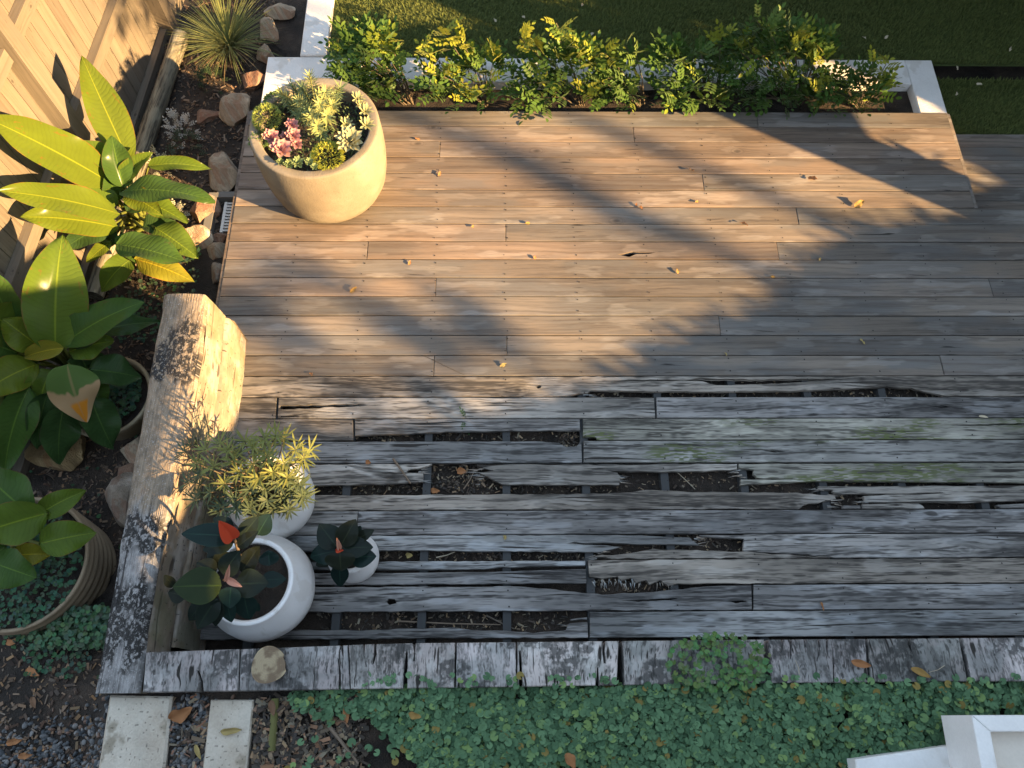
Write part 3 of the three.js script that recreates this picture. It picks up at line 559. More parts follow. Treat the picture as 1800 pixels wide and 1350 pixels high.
function whitePot(label, at, h, rr0, rb, soilDepth) {
  const t = thing('white_pot', label, 'pot', 'white pots by the sleeper wall', at);
  const prof = [[0, .004], [rb * .5, .004], [rb * .62, .012], [rb * .78, h * .1], [rb * .93, h * .26], [rb, h * .46], [rb * .985, h * .64], [mix(rb, rr0, .72), h * .84], [rr0, h - .008], [rr0 - .004, h - .001], [rr0 - .012, h], [rr0 - .022, h - .003], [rr0 - .027, h - .012], [rr0 - .02, h * .8], [rr0 - .012, h * .6]];
  const bodyMesh = part('pot_body', lathe(prof.slice(0, 9), at, 80), glazeMat, t); part('rim', lathe(prof.slice(8), at, 80), glazeMat, bodyMesh); part('potting_soil', soilDisc(at.clone().setY(h - soilDepth), rr0 - .022, 8 + h * 50), soilMat, t); return t;
}
const PA = V(-1.215, 0, -1.09), PB = V(-1.205, 0, -.62), PC = V(-.77, 0, -.785);
whitePot('medium white glazed pot with the fine leaved green bush', PA, .38, .175, .222, .06);
whitePot('largest white glazed pot with the dark leaved rubber plant', PB, .42, .208, .262, .05);
whitePot('smallest white glazed pot standing apart with a small rubber plant', PC, .27, .108, .132, .03);
// cream pots in the bed
{
  const cm = mat({ ...T_pot, color: [1.5, 1.45, 1.25], bumpScale: .002, roughness: .7 });
  const c1 = U(188, 696, .1); c1.y = -.2; const t = thing('cream_pot', 'cream round pot rim half buried beside the sleeper wall', 'pot', null, c1);
  part('pot_body', lathe([[.15, 0], [.2, .1], [.235, .24], [.248, .27], [.252, .3], [.24, .31], [.228, .3], [.222, .25], [.21, .16]], c1), cm, t); part('potting_soil', soilDisc(c1.clone().setY(.03), .218, 21), soilMat, t);
  const c2 = U(36, 990, .34); c2.y = -.06; const t2 = thing('ribbed_pot', 'large beige ribbed pot by the lower leaves', 'pot', null, c2), pr = [[.27, 0]];
  for (let k = 0; k < 6; k++) { const y = .02 + k * .062, r = .285 + k * .006; for (let j = 0; j < 6; j++) { const f = j / 6; pr.push([r + .006 * f + .017 * Math.sin(Math.PI * f), y + .062 * f]); } }
  pr.push([.33, .395], [.33, .41], [.32, .414], [.31, .405], [.304, .3]);
  part('pot_body', lathe(pr, c2, 90), mat({ ...T_pot, color: [1.15, 1.02, .88], bumpScale: .002, roughness: .75 }), t2); part('potting_soil', soilDisc(c2.clone().setY(.29), .308, 26), soilMat, t2);
}
// ================================================================ pavers, white trough, small pieces at the near side
{
  const m = mat({ ...T_paver, bumpScale: .006, roughness: .9 }), Y = .47, P = (x, y) => { const q = U(x, y, Y); return [q.x, q.z]; };
  solo('stepping_stone', uvPlanar(slab([P(192, 1222), P(302, 1224), P(284, 1400), P(164, 1400)], Y, .07, .01), .7, .7, .1, .3), m, 'stained pale stone slab below the end of the sleeper wall', 'paving slab', 'pale slabs in the gravel');
  solo('stepping_stone', uvPlanar(slab([P(370, 1230), P(446, 1230), P(428, 1400), P(350, 1400)], Y, .06, .006), .7, .7, .6, .1), mat({ ...T_paver, color: [1.02, 1.02, 1.02], bumpScale: .003, roughness: .9 }), 'clean narrow stone slab with a leaf lying across it', 'paving slab', 'pale slabs in the gravel');
  // wood slice
  const c = U(473, 1169, .575), g = new THREE.CylinderGeometry(.078, .074, .022, 40, 1), p = g.attributes.position;
  for (let i = 0; i < p.count; i++) { const a = Math.atan2(p.getZ(i), p.getX(i)), k = 1 + .05 * Math.sin(a * 3 + 1) + (a > -.5 && a < .3 ? -.12 : 0); p.setX(i, p.getX(i) * k); p.setZ(i, p.getZ(i) * k); }
  g.computeVertexNormals();
  const T_ring = makeTex(256, 256, (u, v) => { const d = Math.hypot(u - .5, v - .5) * 2, r = .5 + .5 * Math.sin(d * 60 + fbm(u * 6, v * 6, 6, 6, 3) * 8), b = fbm(u * 5, v * 5, 5, 5, 4), t = smooth(.35, .65, b); const k = d > .9 ? 1.25 : 1; return [mix(.3, .15, t) * (1 - .1 * r) * k, mix(.24, .105, t) * (1 - .1 * r) * k, mix(.14, .06, t) * k, .5 + .2 * r]; });
  { const uv = g.attributes.uv; for (let i = 0; i < p.count; i++) uv.setXY(i, p.getX(i) / .17 + .5, p.getZ(i) / .17 + .5); }
  const o = solo('wood_slice', g, mat({ ...T_ring, bumpScale: .001 }), 'round brown wood slice lying on a timber block', 'wood slice'); o.position.copy(c); o.position.y = TIMBER_TOP + .017;
  // white trough on a white base
  const t = thing('white_trough', 'white rendered trough on a slab above the ground cover', 'trough', null, V(2.1, .4, .1));
  const Q = (x, y, h) => { const q = U(x, y, h); return [q.x, q.z]; }, wm = mat({ ...T_white, color: [1.08, 1.1, 1.12], bumpScale: .001, roughness: .7 });
  const a = Q(1708, 1257, .85), b = Q(1830, 1254, .85), z1 = .75;
  part('base_slab', uvPlanar(slab([Q(1504, 1335, .61), Q(1850, 1284, .61), [2.6, .8], [1.42, .8]], .61, .35, .006), 1, 1), wm, t);
  const L = a[0], zb = a[1], wall = .062, x1 = 2.75;
  part('trough_side', uvPlanar(slab([[L, zb], [L + wall, zb + wall], [L + wall - .03, z1], [L - .03, z1]], .85, .24, .004), 1, 1), wm, t);
  part('trough_side', uvPlanar(slab([[L + .001, zb], [x1, zb + .004], [x1, zb + wall + .004], [L + wall + .001, zb + wall]], .8505, .24, .004), 1, 1), wm, t);
  part('trough_floor', uvPlanar(box(L + .02, x1, .62, .78, zb + .03, z1), 1, 1), mat({ ...T_white, color: [.95, .9, .82], bumpScale: .001 }), t);
}

// ================================================================ broad leaved plants
const broad = [[.15, .25, .018], [.2, .28, .014], [.08, .18, .022], [.36, .35, .022], [.05, .125, .025]].map(c => leafMat({ ...T_leaf, color: c, bumpScale: .003, transmission: .36, specularIntensity: .25, clearcoat: .16, clearcoatRoughness: .2 }));
const burntTex = makeTex(256, 128, (u, v) => {
  const e = u + (fbm(u * 4, v * 4, 4, 4, 3) - .5) * .3 + (Math.abs(v - .5)) * .15, burn = smooth(.5, .56, e), inner = smooth(.16, .1, Math.abs(v - .47) - .1 + (fbm(u * 9, v * 9, 9, 9, 3) - .5) * .1) * smooth(.66, .72, u);
  const rib = smooth(.04, .01, Math.abs(v - .5)); const gr = [.06, .11, .02], br = [.3, .2, .1], or = [.45, .17, .01];
  return [...[0, 1, 2].map(k => mix(mix(gr[k], mix(br[k], or[k], inner), burn), .3 - .1 * k, rib * .4)), .5];
});
const burntMat = leafMat({ ...burntTex, bumpScale: .002, transmission: .3, clearcoat: .15 });
function broadLeaf(b, tip, w, o = {}) {                    // base, tip, width (m)
  const nu = 20, nv = 8, g = new Geo(), d = tip.clone().sub(b), L = d.length(), mid = b.clone().lerp(tip, .5).add(V(0, (o.bow ?? .12) * L, 0)), ph = rr(0, 6), wave = o.wave ?? .09;
  const roll = o.roll ?? 0, sunny = o.face || V(.4, .85, .3).normalize();
  const idx = [];
  for (let i = 0; i <= nu; i++) {
    const t = i / nu, q = b.clone().multiplyScalar((1 - t) ** 2).addScaledVector(mid, 2 * t * (1 - t)).addScaledVector(tip, t * t);
    const tg = mid.clone().sub(b).multiplyScalar(2 * (1 - t)).addScaledVector(tip.clone().sub(mid), 2 * t).normalize();
    let s = V(0, 0, 0).crossVectors(tg, sunny).normalize(); s.applyAxisAngle(tg, roll + (o.twist || 0) * (t - .5)); const n = V(0, 0, 0).crossVectors(s, tg).normalize();
    const prof = Math.pow(Math.max(0, Math.sin(Math.PI * Math.pow(clamp(t, 0, 1), o.peak ?? .74))), .8) + .012, hw = w / 2 * prof;
    const row = [];
    for (let j = 0; j <= nv; j++) {
      const a = j / nv * 2 - 1, lift = (o.fold ?? .28) * Math.abs(a) * hw + wave * w * Math.abs(a) ** 2 * Math.sin(t * 11 + ph + (a > 0 ? 2 : 0)) - (o.curl || 0) * hw * a * a;
      const tear = o.tear && a > 0 && Math.abs(t - o.tear) < .03 ? .55 : 1;
      row.push(g.v(q.clone().addScaledVector(s, a * hw * tear).addScaledVector(n, lift), [1, 1, 1], t * Math.max(.4, L / .9), j / nv));
    }
    idx.push(row);
  }
  for (let i = 0; i < nu; i++) for (let j = 0; j < nv; j++) { const a = idx[i][j], bb = idx[i][j + 1], c = idx[i + 1][j], e = idx[i + 1][j + 1]; g.t(a, bb, c); g.t(bb, e, c); }
  const out = g.build(); if (o.unit) { const uv = out.attributes.uv; for (let i = 0; i <= nu; i++) for (let j = 0; j <= nv; j++) uv.setXY(i * (nv + 1) + j, i / nu, j / nv); } return out;
}
const stemMat = leafMat({ color: [.12, .14, .03], transmission: 0, roughness: .6 });
function broadPlant(label, rootPx, leaves) {
  const root = U(rootPx[0], rootPx[1], .1); root.y = groundY(root.x, root.z);
  const t = thing('broad_leaf_plant', label, 'plant', 'broad leaved plants along the fence', root);
  leaves.forEach(([bx, by, bh, tx, ty, th, w, m, o = {}], i) => {
    seed(1200 + i * 13 + Math.round(rootPx[1]));
    const clear = (x, y, h) => { let k = h; for (let n = 0; n < 40; n++) { const q = U(x, y, k); if ((q.x + 2.539) * .9976 + (q.z + 4.856) * .069 > .1) break; k += .03; } return k; };   // keep in front of the fence
    bh = clear(bx, by, bh); th = clear(tx, ty, th); const b = U(bx, by, bh), tip = U(tx, ty, th), g = broadLeaf(b, tip, w * 1.08 * (EYE - (bh + th) / 2) / 1330, o);
    const leafMesh = part('leaf', g, m === 'burnt' ? burntMat : broad[m], t);
    const s = new Geo(), c = root.clone().add(V(rr(-.04, .04), 0, rr(-.04, .04))); s.tube([c, c.clone().lerp(b, .5).add(V(0, .08, 0)), b], .014, .007, [1, 1, 1], 6); part('stalk', s.build(), stemMat, leafMesh);
  });
}
broadPlant('sunlit broad leaved plant at the fence with long yellow green leaves', [222, 360], [
  [228, 285, .5, 143, 98, .86, 74, 1, { bow: .06, wave: .05, fold: .22 }], [196, 322, .5, -30, 205, .78, 92, 1, { bow: .1, fold: .2 }], [212, 376, .48, -6, 336, .66, 66, 1, { bow: .12, fold: .15, roll: .2 }], [210, 400, .4, 34, 382, .56, 62, 1, { bow: .14, fold: .2 }],
  [212, 338, .52, 379, 354, .5, 66, 2, { bow: .22, fold: .1, roll: -.5 }], [262, 292, .42, 374, 298, .36, 30, 0, { bow: .2, wave: .15, fold: .5 }], [222, 340, .52, 286, 378, .5, 46, 1, { bow: .15 }], [206, 430, .44, 330, 462, .4, 68, 2, { bow: .16, roll: -.45 }],
  [272, 400, .38, 349, 454, .3, 58, 0, { bow: .15, tear: .7, wave: .09 }], [238, 456, .34, 342, 496, .24, 50, 3, { bow: .2, fold: .15 }], [236, 452, .32, 178, 514, .22, 46, 0, { bow: .2, fold: .35 }], [196, 424, .36, 152, 462, .3, 24, 1, { bow: .1 }],
  [214, 318, .5, 268, 268, .62, 34, 0, { bow: .1, fold: .8 }], [205, 352, .4, 190, 300, .6, 40, 2, { bow: .1, fold: .6 }], [218, 330, .5, 196, 238, .7, 56, 2, { bow: .1, fold: .4 }], [224, 372, .46, 300, 330, .44, 50, 4, { bow: .2, roll: -.5 }], [230, 300, .5, 120, 250, .74, 50, 0, { bow: .1, fold: .4 }], [250, 400, .36, 316, 398, .3, 44, 4, { bow: .2, roll: -.4 }], [206, 360, .44, 130, 330, .6, 48, 0, { bow: .16, roll: .3, wave: .14 }], [214, 410, .4, 262, 470, .26, 50, 2, { bow: .2, wave: .12 }], [196, 396, .42, 110, 440, .46, 46, 4, { bow: .16, wave: .12 }], [240, 350, .46, 330, 392, .36, 50, 0, { bow: .22, wave: .12, roll: -.3 }], [200, 400, .4, 180, 440, .3, 40, 4, { bow: .2 }]]);
broadPlant('middle broad leaved plant with an orange scorched leaf tip', [118, 640], [
  [98, 620, .5, 110, 412, .8, 104, 0, { bow: .1, fold: .3, roll: .1 }], [114, 604, .5, 254, 530, .58, 66, 2, { bow: .14, roll: -.3, wave: .07 }], [66, 640, .46, -40, 700, .4, 64, 1, { bow: .18, fold: .2 }],
  [118, 640, .52, 152, 742, .34, 84, 'burnt', { bow: .2, fold: .12, roll: -.4, unit: true, wave: .05 }], [52, 680, .46, 8, 832, .26, 62, 2, { bow: .16, fold: .3, roll: -.3 }], [112, 716, .34, 104, 816, .16, 62, 4, { bow: .14, fold: .15, roll: -.4 }], [160, 700, .34, 200, 790, .16, 66, 4, { bow: .14, fold: .15, roll: -.4 }],
  [158, 650, .4, 250, 664, .26, 62, 4, { bow: .16, roll: -.4 }], [150, 590, .42, 282, 566, .3, 52, 4, { bow: .18, roll: -.5 }], [40, 600, .5, -24, 470, .74, 76, 2, { bow: .12, roll: -.3 }], [46, 590, .48, -40, 540, .6, 80, 0, { bow: .15 }],
  [112, 612, .56, 44, 628, .52, 34, 3, { bow: .15, fold: .7 }], [14, 690, .42, -8, 800, .3, 56, 1, { bow: .1 }], [90, 600, .42, 40, 560, .5, 70, 4, { bow: .1 }], [140, 620, .4, 175, 690, .24, 70, 4, { bow: .16, roll: -.4 }], [60, 620, .4, 20, 650, .36, 60, 2, { bow: .1 }], [130, 612, .46, 168, 560, .5, 56, 4, { bow: .14, roll: -.4 }], [70, 660, .42, 20, 740, .34, 60, 4, { bow: .14, roll: -.3 }], [84, 690, .4, 66, 790, .24, 50, 4, { bow: .14, roll: -.4 }], [30, 620, .5, -30, 600, .56, 66, 2, { bow: .12 }], [120, 620, .46, 200, 600, .42, 56, 0, { bow: .18, wave: .13, roll: -.3 }], [90, 650, .44, 70, 720, .34, 56, 0, { bow: .18, wave: .12 }], [70, 610, .5, 4, 560, .66, 60, 1, { bow: .14, wave: .12 }], [140, 660, .38, 190, 720, .24, 54, 2, { bow: .18, wave: .12, roll: -.3 }], [92, 590, .5, 60, 500, .6, 66, 2, { bow: .12, roll: -.3 }]]);
broadPlant('low broad leaved plant with wide green leaves over the ribbed pot', [20, 930], [
  [56, 906, .62, -30, 830, .68, 84, 2, { bow: .12, roll: -.2 }], [66, 906, .6, 152, 862, .56, 40, 0, { bow: .14 }], [70, 956, .58, 170, 936, .5, 56, 0, { bow: .12, roll: -.2 }], [84, 902, .62, -50, 944, .64, 70, 0, { bow: .1, roll: -.1 }],
  [22, 976, .56, 92, 974, .5, 36, 3, { bow: .14 }], [-10, 990, .58, 64, 1016, .56, 62, 2, { bow: .12 }], [10, 960, .5, -40, 1010, .5, 70, 2, {}]]);

// ================================================================ rubber plants
const rubTex = makeTex(256, 128, (u, v) => { const rib = smooth(.035, .012, Math.abs(v - .5)), s = Math.abs(v - .5) * 2, vein = Math.pow(.5 + .5 * Math.sin((u * 26 - s * 5) * 2 * Math.PI), 8) * .18, edge = smooth(.93, .99, s); const n = .85 + .3 * fbm(u * 6, v * 4, 6, 4, 3); return [mix(n + vein, 2.4, Math.max(rib, edge * .5)) * .4, mix(n + vein, 2.2, Math.max(rib, edge * .5)) * .4, mix(n + vein, 1.8, Math.max(rib, edge * .4)) * .4, .5 + .2 * rib]; });
const rubber = [[.016, .03, .022], [.02, .028, .016], [.014, .042, .036], [.028, .052, .012]].map(c => leafMat({ ...rubTex, color: c, bumpScale: .001, transmission: .03, clearcoat: .14, clearcoatRoughness: .12, roughness: .8, specularIntensity: .2 }));
const redMat = leafMat({ color: [.5, .06, .02], transmission: .2, clearcoat: .5 }), pinkMat = leafMat({ color: [.55, .28, .2], transmission: .2 });
const zp = (x, y) => [280 + x / 4.286, 880 + y / 4.286];     // measured on an enlarged view of the pots
function rubberPlant(label, base, groups, leaves, buds) {
  const t = thing('rubber_plant', label, 'plant', 'dark rubber plants in white pots', base);
  for (const [x, y, h] of groups) { const q = U(...zp(x, y), h), s = new Geo(); s.tube([base, base.clone().lerp(q, .5).setY(mix(base.y, q.y, .6)), q], .011, .006, [1, 1, 1], 7); part('stem', s.build(), mat({ color: [.07, .05, .035] }), t); }
  leaves.forEach(([bx, by, tx, ty, w, bh, th, m], i) => {
    seed(1700 + i * 11); const b = U(...zp(bx, by), bh), tip = U(...zp(tx, ty), th);
    part('leaf', broadLeaf(b, tip, 1.12 * w / 4.286 * (EYE - bh) / 1370, { bow: .1, fold: .1, wave: .015, unit: true, roll: rr(-.2, .2), face: V(.05, 1, .12).normalize() }), rubber[m], t);
  });
  buds.forEach(([bx, by, tx, ty, w, bh, th, m]) => { const b = U(...zp(bx, by), bh), tip = U(...zp(tx, ty), th); const o = part('leaf_sheath', broadLeaf(b, tip, w / 4.286 * .0026, { bow: .04, fold: 1.1, wave: 0, unit: true }), m ? pinkMat : redMat, t); o.userData.label = m ? 'pink new leaf sheath' : 'red new leaf sheath'; });
}
rubberPlant('large dark rubber plant with a red sheath in the largest white pot', PB.clone().setY(.37), [[490, 600, .72], [560, 270, .78], [700, 560, .5]], [
  [470, 640, 100, 650, 240, .7, .76, 3], [480, 560, 610, 375, 145, .7, .8, 0], [620, 540, 758, 340, 135, .62, .66, 1], [580, 630, 822, 620, 190, .66, .64, 0], [540, 650, 530, 810, 150, .7, .66, 2], [640, 720, 680, 896, 150, .54, .46, 2], [770, 600, 958, 590, 110, .5, .46, 2],
  [420, 560, 280, 470, 160, .62, .62, 1], [440, 730, 285, 970, 150, .58, .52, 0], [445, 750, 422, 948, 105, .58, .5, 0], [510, 760, 545, 918, 100, .56, .5, 2], [200, 720, 66, 690, 120, .52, .54, 1], [110, 650, 38, 560, 70, .56, .6, 1], [830, 490, 825, 372, 130, .5, .5, 2],
  [570, 270, 165, 250, 160, .78, .84, 2], [560, 310, 325, 375, 120, .72, .7, 0], [590, 350, 745, 230, 100, .74, .76, 1], [620, 280, 745, 120, 120, .72, .74, 0], [740, 260, 835, 100, 135, .66, .68, 2], [555, 210, 405, 130, 100, .7, .72, 0], [420, 500, 560, 400, 130, .6, .64, 1], [380, 480, 480, 380, 130, .58, .62, 0],
  [330, 780, 220, 900, 110, .5, .44, 0], [700, 780, 760, 830, 60, .46, .42, 2]],
  [[556, 292, 448, 150, 125, .8, .9, 0], [510, 590, 625, 650, 50, .78, .78, 1], [500, 610, 530, 480, 34, .78, .88, 1]]);
rubberPlant('small dark rubber plant with a pink shoot in the smallest pot', PC.clone().setY(.24), [[1352, 370, .46]], [
  [1340, 350, 1205, 175, 170, .46, .5, 0], [1370, 340, 1482, 140, 150, .46, .5, 1], [1380, 360, 1612, 350, 150, .44, .42, 0], [1330, 380, 1138, 425, 150, .42, .4, 2], [1360, 380, 1370, 530, 205, .46, .42, 1], [1440, 430, 1635, 420, 150, .38, .36, 2], [1360, 480, 1365, 650, 120, .36, .24, 2], [1480, 300, 1620, 220, 80, .42, .44, 1], [1450, 300, 1520, 190, 90, .4, .42, 0], [1300, 420, 1180, 490, 90, .36, .3, 0]],
  [[1356, 372, 1336, 280, 40, .48, .56, 1], [1330, 376, 1390, 372, 34, .47, .49, 0]]);
solo('plant_tag', box(-.772 - .075, -.772 - .063, .2, .275, -.72, -.69), mat({ color: [.02, .03, .3], roughness: .4 }), 'blue plant tag stuck in the smallest white pot', 'plant tag');

// ================================================================ fine leaved bush in the medium pot
function whorl(g, at, dir, n, len, w, col, spread) {
  const a = sideOf(dir), b = V(0, 0, 0).crossVectors(dir, a);
  for (let k = 0; k < n; k++) { const f = k * 2.4 + rr(-.2, .2), e = spread * rr(.7, 1.15), d = dir.clone().multiplyScalar(Math.cos(e)).addScaledVector(a, Math.sin(e) * Math.cos(f)).addScaledVector(b, Math.sin(e) * Math.sin(f)).normalize(); const s = V(0, 0, 0).crossVectors(d, dir).normalize(); g.blade(at.clone().addScaledVector(dir, -.012 * (k / n)), d, s.lengthSq() < .1 ? a : s, len * rr(.75, 1.15), w, vary(col, .16), .12, .3, 3, t => Math.sin(Math.PI * Math.pow(t, .9)) ** .7); }
}
const foliageMat = leafMat({ vertexColors: true, transmission: .28, clearcoat: .2, clearcoatRoughness: .4 });
const woodStem = mat({ color: [.09, .07, .045] });
{
  const root = PA.clone().setY(.32), t = thing('fine_leaved_bush', 'bushy plant with narrow yellow green leaves in the medium white pot', 'plant', null, root), g = new Geo(), st = new Geo(); seed(2100);
  const heads = [];
  for (const [x, y, h] of [[485, 765, .86], [445, 785, .84], [520, 790, .8], [535, 805, .74], [500, 815, .78], [470, 800, .84], [430, 775, .8], [455, 840, .7], [525, 850, .62], [530, 878, .5], [470, 880, .58], [415, 895, .6], [440, 895, .58], [330, 850, .62], [375, 820, .7], [345, 815, .66], [325, 795, .62], [400, 790, .78], [395, 850, .66], [370, 865, .6], [500, 770, .82], [465, 770, .86], [545, 790, .7], [420, 830, .7], [440, 860, .62], [350, 835, .64], [490, 850, .66], [410, 810, .74], [385, 780, .74], [505, 840, .68], [360, 790, .68], [480, 830, .72], [445, 815, .76], [355, 870, .54], [405, 875, .56], [385, 900, .5], [500, 872, .5], [480, 895, .48], [452, 905, .5], [518, 862, .54], [495, 890, .46], [535, 865, .5], [465, 862, .56]]) heads.push(U(x, y, h));
  for (let i = 0; i < 30; i++) heads.push(U(rr(335, 535), rr(775, 900), rr(.42, .62)));
  heads.forEach((h, i) => {
    const d = h.clone().sub(root).normalize().add(V(0, .35, 0)).normalize(), pale = h.y > .66 ? 1 : 0, c = pale ? [.16, .175, .045] : [.055, .08, .04];  // sunlit look of the upper heads put into their leaf colour
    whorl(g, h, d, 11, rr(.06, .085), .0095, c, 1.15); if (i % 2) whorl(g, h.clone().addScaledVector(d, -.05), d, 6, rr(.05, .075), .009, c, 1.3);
    st.tube([root, root.clone().lerp(h, .5).add(V(rr(-.02, .02), .03, rr(-.02, .02))), h], .005, .0025, [1, 1, 1], 5);
  });
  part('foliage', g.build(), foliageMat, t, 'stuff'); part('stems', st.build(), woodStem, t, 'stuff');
}
// ================================================================ planting in the concrete pot
const potY = BIG_H - .09;
const bp = (x, y, h) => U(420 + x / 4.5, 110 + y / 4.5, h);   // measured on an enlarged view of the concrete pot
function rosette(g, at, r, n, col, tipCol, dir = V(0, 1, 0), wide = .45, thick = .3) {
  const a = sideOf(dir), b = V(0, 0, 0).crossVectors(dir, a);
  for (let k = 0; k < n; k++) { const f = k * 2.39996, q = Math.sqrt((k + .6) / n), e = mix(.25, 1.35, q), d = dir.clone().multiplyScalar(Math.cos(e)).addScaledVector(a, Math.sin(e) * Math.cos(f)).addScaledVector(b, Math.sin(e) * Math.sin(f)).normalize(), s = V(0, 0, 0).crossVectors(d, dir).normalize(); const tt = R() * .6 + .2; g.blade(at, d, s, r * mix(.6, 1, q), r * wide * mix(.7, 1.05, q), [0, 1, 2].map(i => mix(col[i], tipCol[i], tt)), -.15, thick, 4, t => Math.pow(Math.sin(Math.PI * Math.pow(t, 1.35) * .93 + .1), .6)); }
}
const succMat = leafMat({ vertexColors: true, transmission: .12, clearcoat: .25, clearcoatRoughness: .45 });
function potPlant(name, label, at, fn, m = succMat, group) { const t = thing(name, label, 'succulent', group, at), g = new Geo(); fn(g); part('foliage', g.build(), m, t, 'stuff'); return t; }
seed(2300);
potPlant('pink_succulent', 'pink and peach rosette succulents at the rim of the concrete pot', bp(370, 640, potY), g => {
  for (const [x, y, h, r] of [[335, 690, .66, .075], [255, 595, .66, .06], [430, 580, .65, .056], [420, 500, .64, .05], [455, 650, .62, .045], [370, 590, .62, .04]]) rosette(g, bp(x, y, h), r, 20, [.46, .27, .2], [.36, .15, .2], V(.25, .9, .25).normalize(), .5, .45);
});
potPlant('grey_succulent', 'large silver grey rosette succulent beside the pot rim', bp(880, 620, potY), g => { rosette(g, bp(880, 625, .63), .1, 30, [.26, .28, .17], [.36, .34, .2], V(.1, .95, .3).normalize(), .34, .5); });
potPlant('pale_succulent', 'stack of pale narrow leaved succulents against the pot rim', bp(1000, 420, potY), g => { for (const [x, y, h, r] of [[940, 290, .62, .055], [1000, 390, .63, .06], [1010, 500, .62, .065], [850, 490, .6, .055], [960, 340, .6, .05]]) rosette(g, bp(x, y, h), r, 16, [.3, .28, .15], [.22, .25, .12], V(.3, .85, .2).normalize(), .26, .4); });
potPlant('green_succulent', 'small green rosettes at the front of the concrete pot', bp(470, 800, potY), g => { for (const [x, y, r] of [[470, 800, .05], [400, 810, .04], [560, 790, .035], [330, 790, .03], [600, 830, .03]]) rosette(g, bp(x, y, .585), r, 16, [.14, .2, .09], [.2, .25, .1], V(0, 1, .2).normalize(), .42, .4); });
function mound(g, c, rx, rz, ry, n, col) { for (let i = 0; i < n; i++) { const d = randDir(); d.y = Math.abs(d.y) * .9 + .05; d.normalize(); const q = V(c.x + d.x * rx, c.y + d.y * ry, c.z + d.z * rz), e = d.clone().add(randDir().multiplyScalar(.5)).normalize(); g.blade(q, e, sideOf(e), rr(.014, .024), .0075, vary(col, .25), 0, .4, 2); } }
potPlant('mounding_succulent', 'rounded yellow green mounding succulent at the front of the concrete pot', bp(700, 740, potY), g => mound(g, bp(705, 750, .565), .085, .085, .07, 900, [.26, .28, .035]));
potPlant('mounding_succulent', 'rounded green mounding succulent at the side of the concrete pot above the pink rosettes', bp(220, 450, potY), g => { mound(g, bp(225, 450, .575), .075, .085, .07, 800, [.2, .24, .05]); mound(g, bp(290, 310, .55), .06, .05, .04, 300, [.08, .14, .03]); mound(g, bp(160, 620, .53), .05, .06, .03, 300, [.08, .13, .03]); });
potPlant('spiky_succulent', 'tall spiky narrow leaved succulent in the middle of the concrete pot', bp(620, 400, potY), g => {
  for (const [x, y, h] of [[560, 110, .72], [690, 230, .78], [620, 500, .72], [700, 420, .74], [330, 240, .7], [470, 300, .7], [580, 430, .7], [800, 200, .68], [500, 200, .68], [640, 330, .76], [740, 330, .7], [420, 190, .66], [400, 330, .62], [660, 560, .64], [540, 370, .66], [640, 250, .7], [480, 420, .6], [760, 260, .64]]) {
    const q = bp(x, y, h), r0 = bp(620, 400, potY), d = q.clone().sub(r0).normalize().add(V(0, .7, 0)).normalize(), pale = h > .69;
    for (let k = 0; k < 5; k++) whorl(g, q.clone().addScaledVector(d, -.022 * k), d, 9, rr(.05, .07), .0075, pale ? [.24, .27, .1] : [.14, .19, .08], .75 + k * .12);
    g.tube([r0.clone().lerp(q, .2), q], .005, .004, [.12, .13, .05], 5);
  }
});
potPlant('trailing_succulent', 'low dark green trailing succulent filling the pot beneath the rosettes', bp(600, 500, potY), g => { for (let i = 0; i < 900; i++) { const a = rr(0, 6.283), r = .31 * Math.sqrt(R()), d = V(rr(-1, 1), 1, rr(-1, 1)).normalize(); g.blade(V(BIG.x + r * Math.cos(a), potY + rr(-.005, .03), BIG.z + r * Math.sin(a)), d, sideOf(d), rr(.02, .045), .011, vary([.05, .08, .03], .4), .2, .2, 2); } });

// ================================================================ shrubs in the planter
function compound(g, b, d, len, col, n = 4) {                // a feathered leaf of paired oval leaflets
  const s = sideOf(d).applyAxisAngle(d, rr(-.7, .7)), up = V(0, 0, 0).crossVectors(s, d).normalize();
  for (let k = 0; k <= n; k++) {
    const t = k / n, q = b.clone().addScaledVector(d, len * (.2 + .72 * t)).addScaledVector(up, -.12 * len * t * t), L = len * .34 * (1 - .25 * Math.abs(t - .5)), c = vary(col, .14);
    const oval = u => Math.pow(Math.sin(Math.PI * Math.pow(u, .9)), .62);
    if (k === n) { g.blade(q, d, s, L * 1.1, L * .6, c, .15, .2, 3, oval); break; }
    for (const e of [-1, 1]) { const dd = d.clone().multiplyScalar(.5).addScaledVector(s, e * .85).addScaledVector(up, .08).normalize(), ss = V(0, 0, 0).crossVectors(dd, up).normalize(); g.blade(q, dd, ss, L, L * .58, c, .1, .2, 3, oval); }
  }
}
const shrubMat = leafMat({ vertexColors: true, transmission: .32, clearcoat: .18, clearcoatRoughness: .3 });
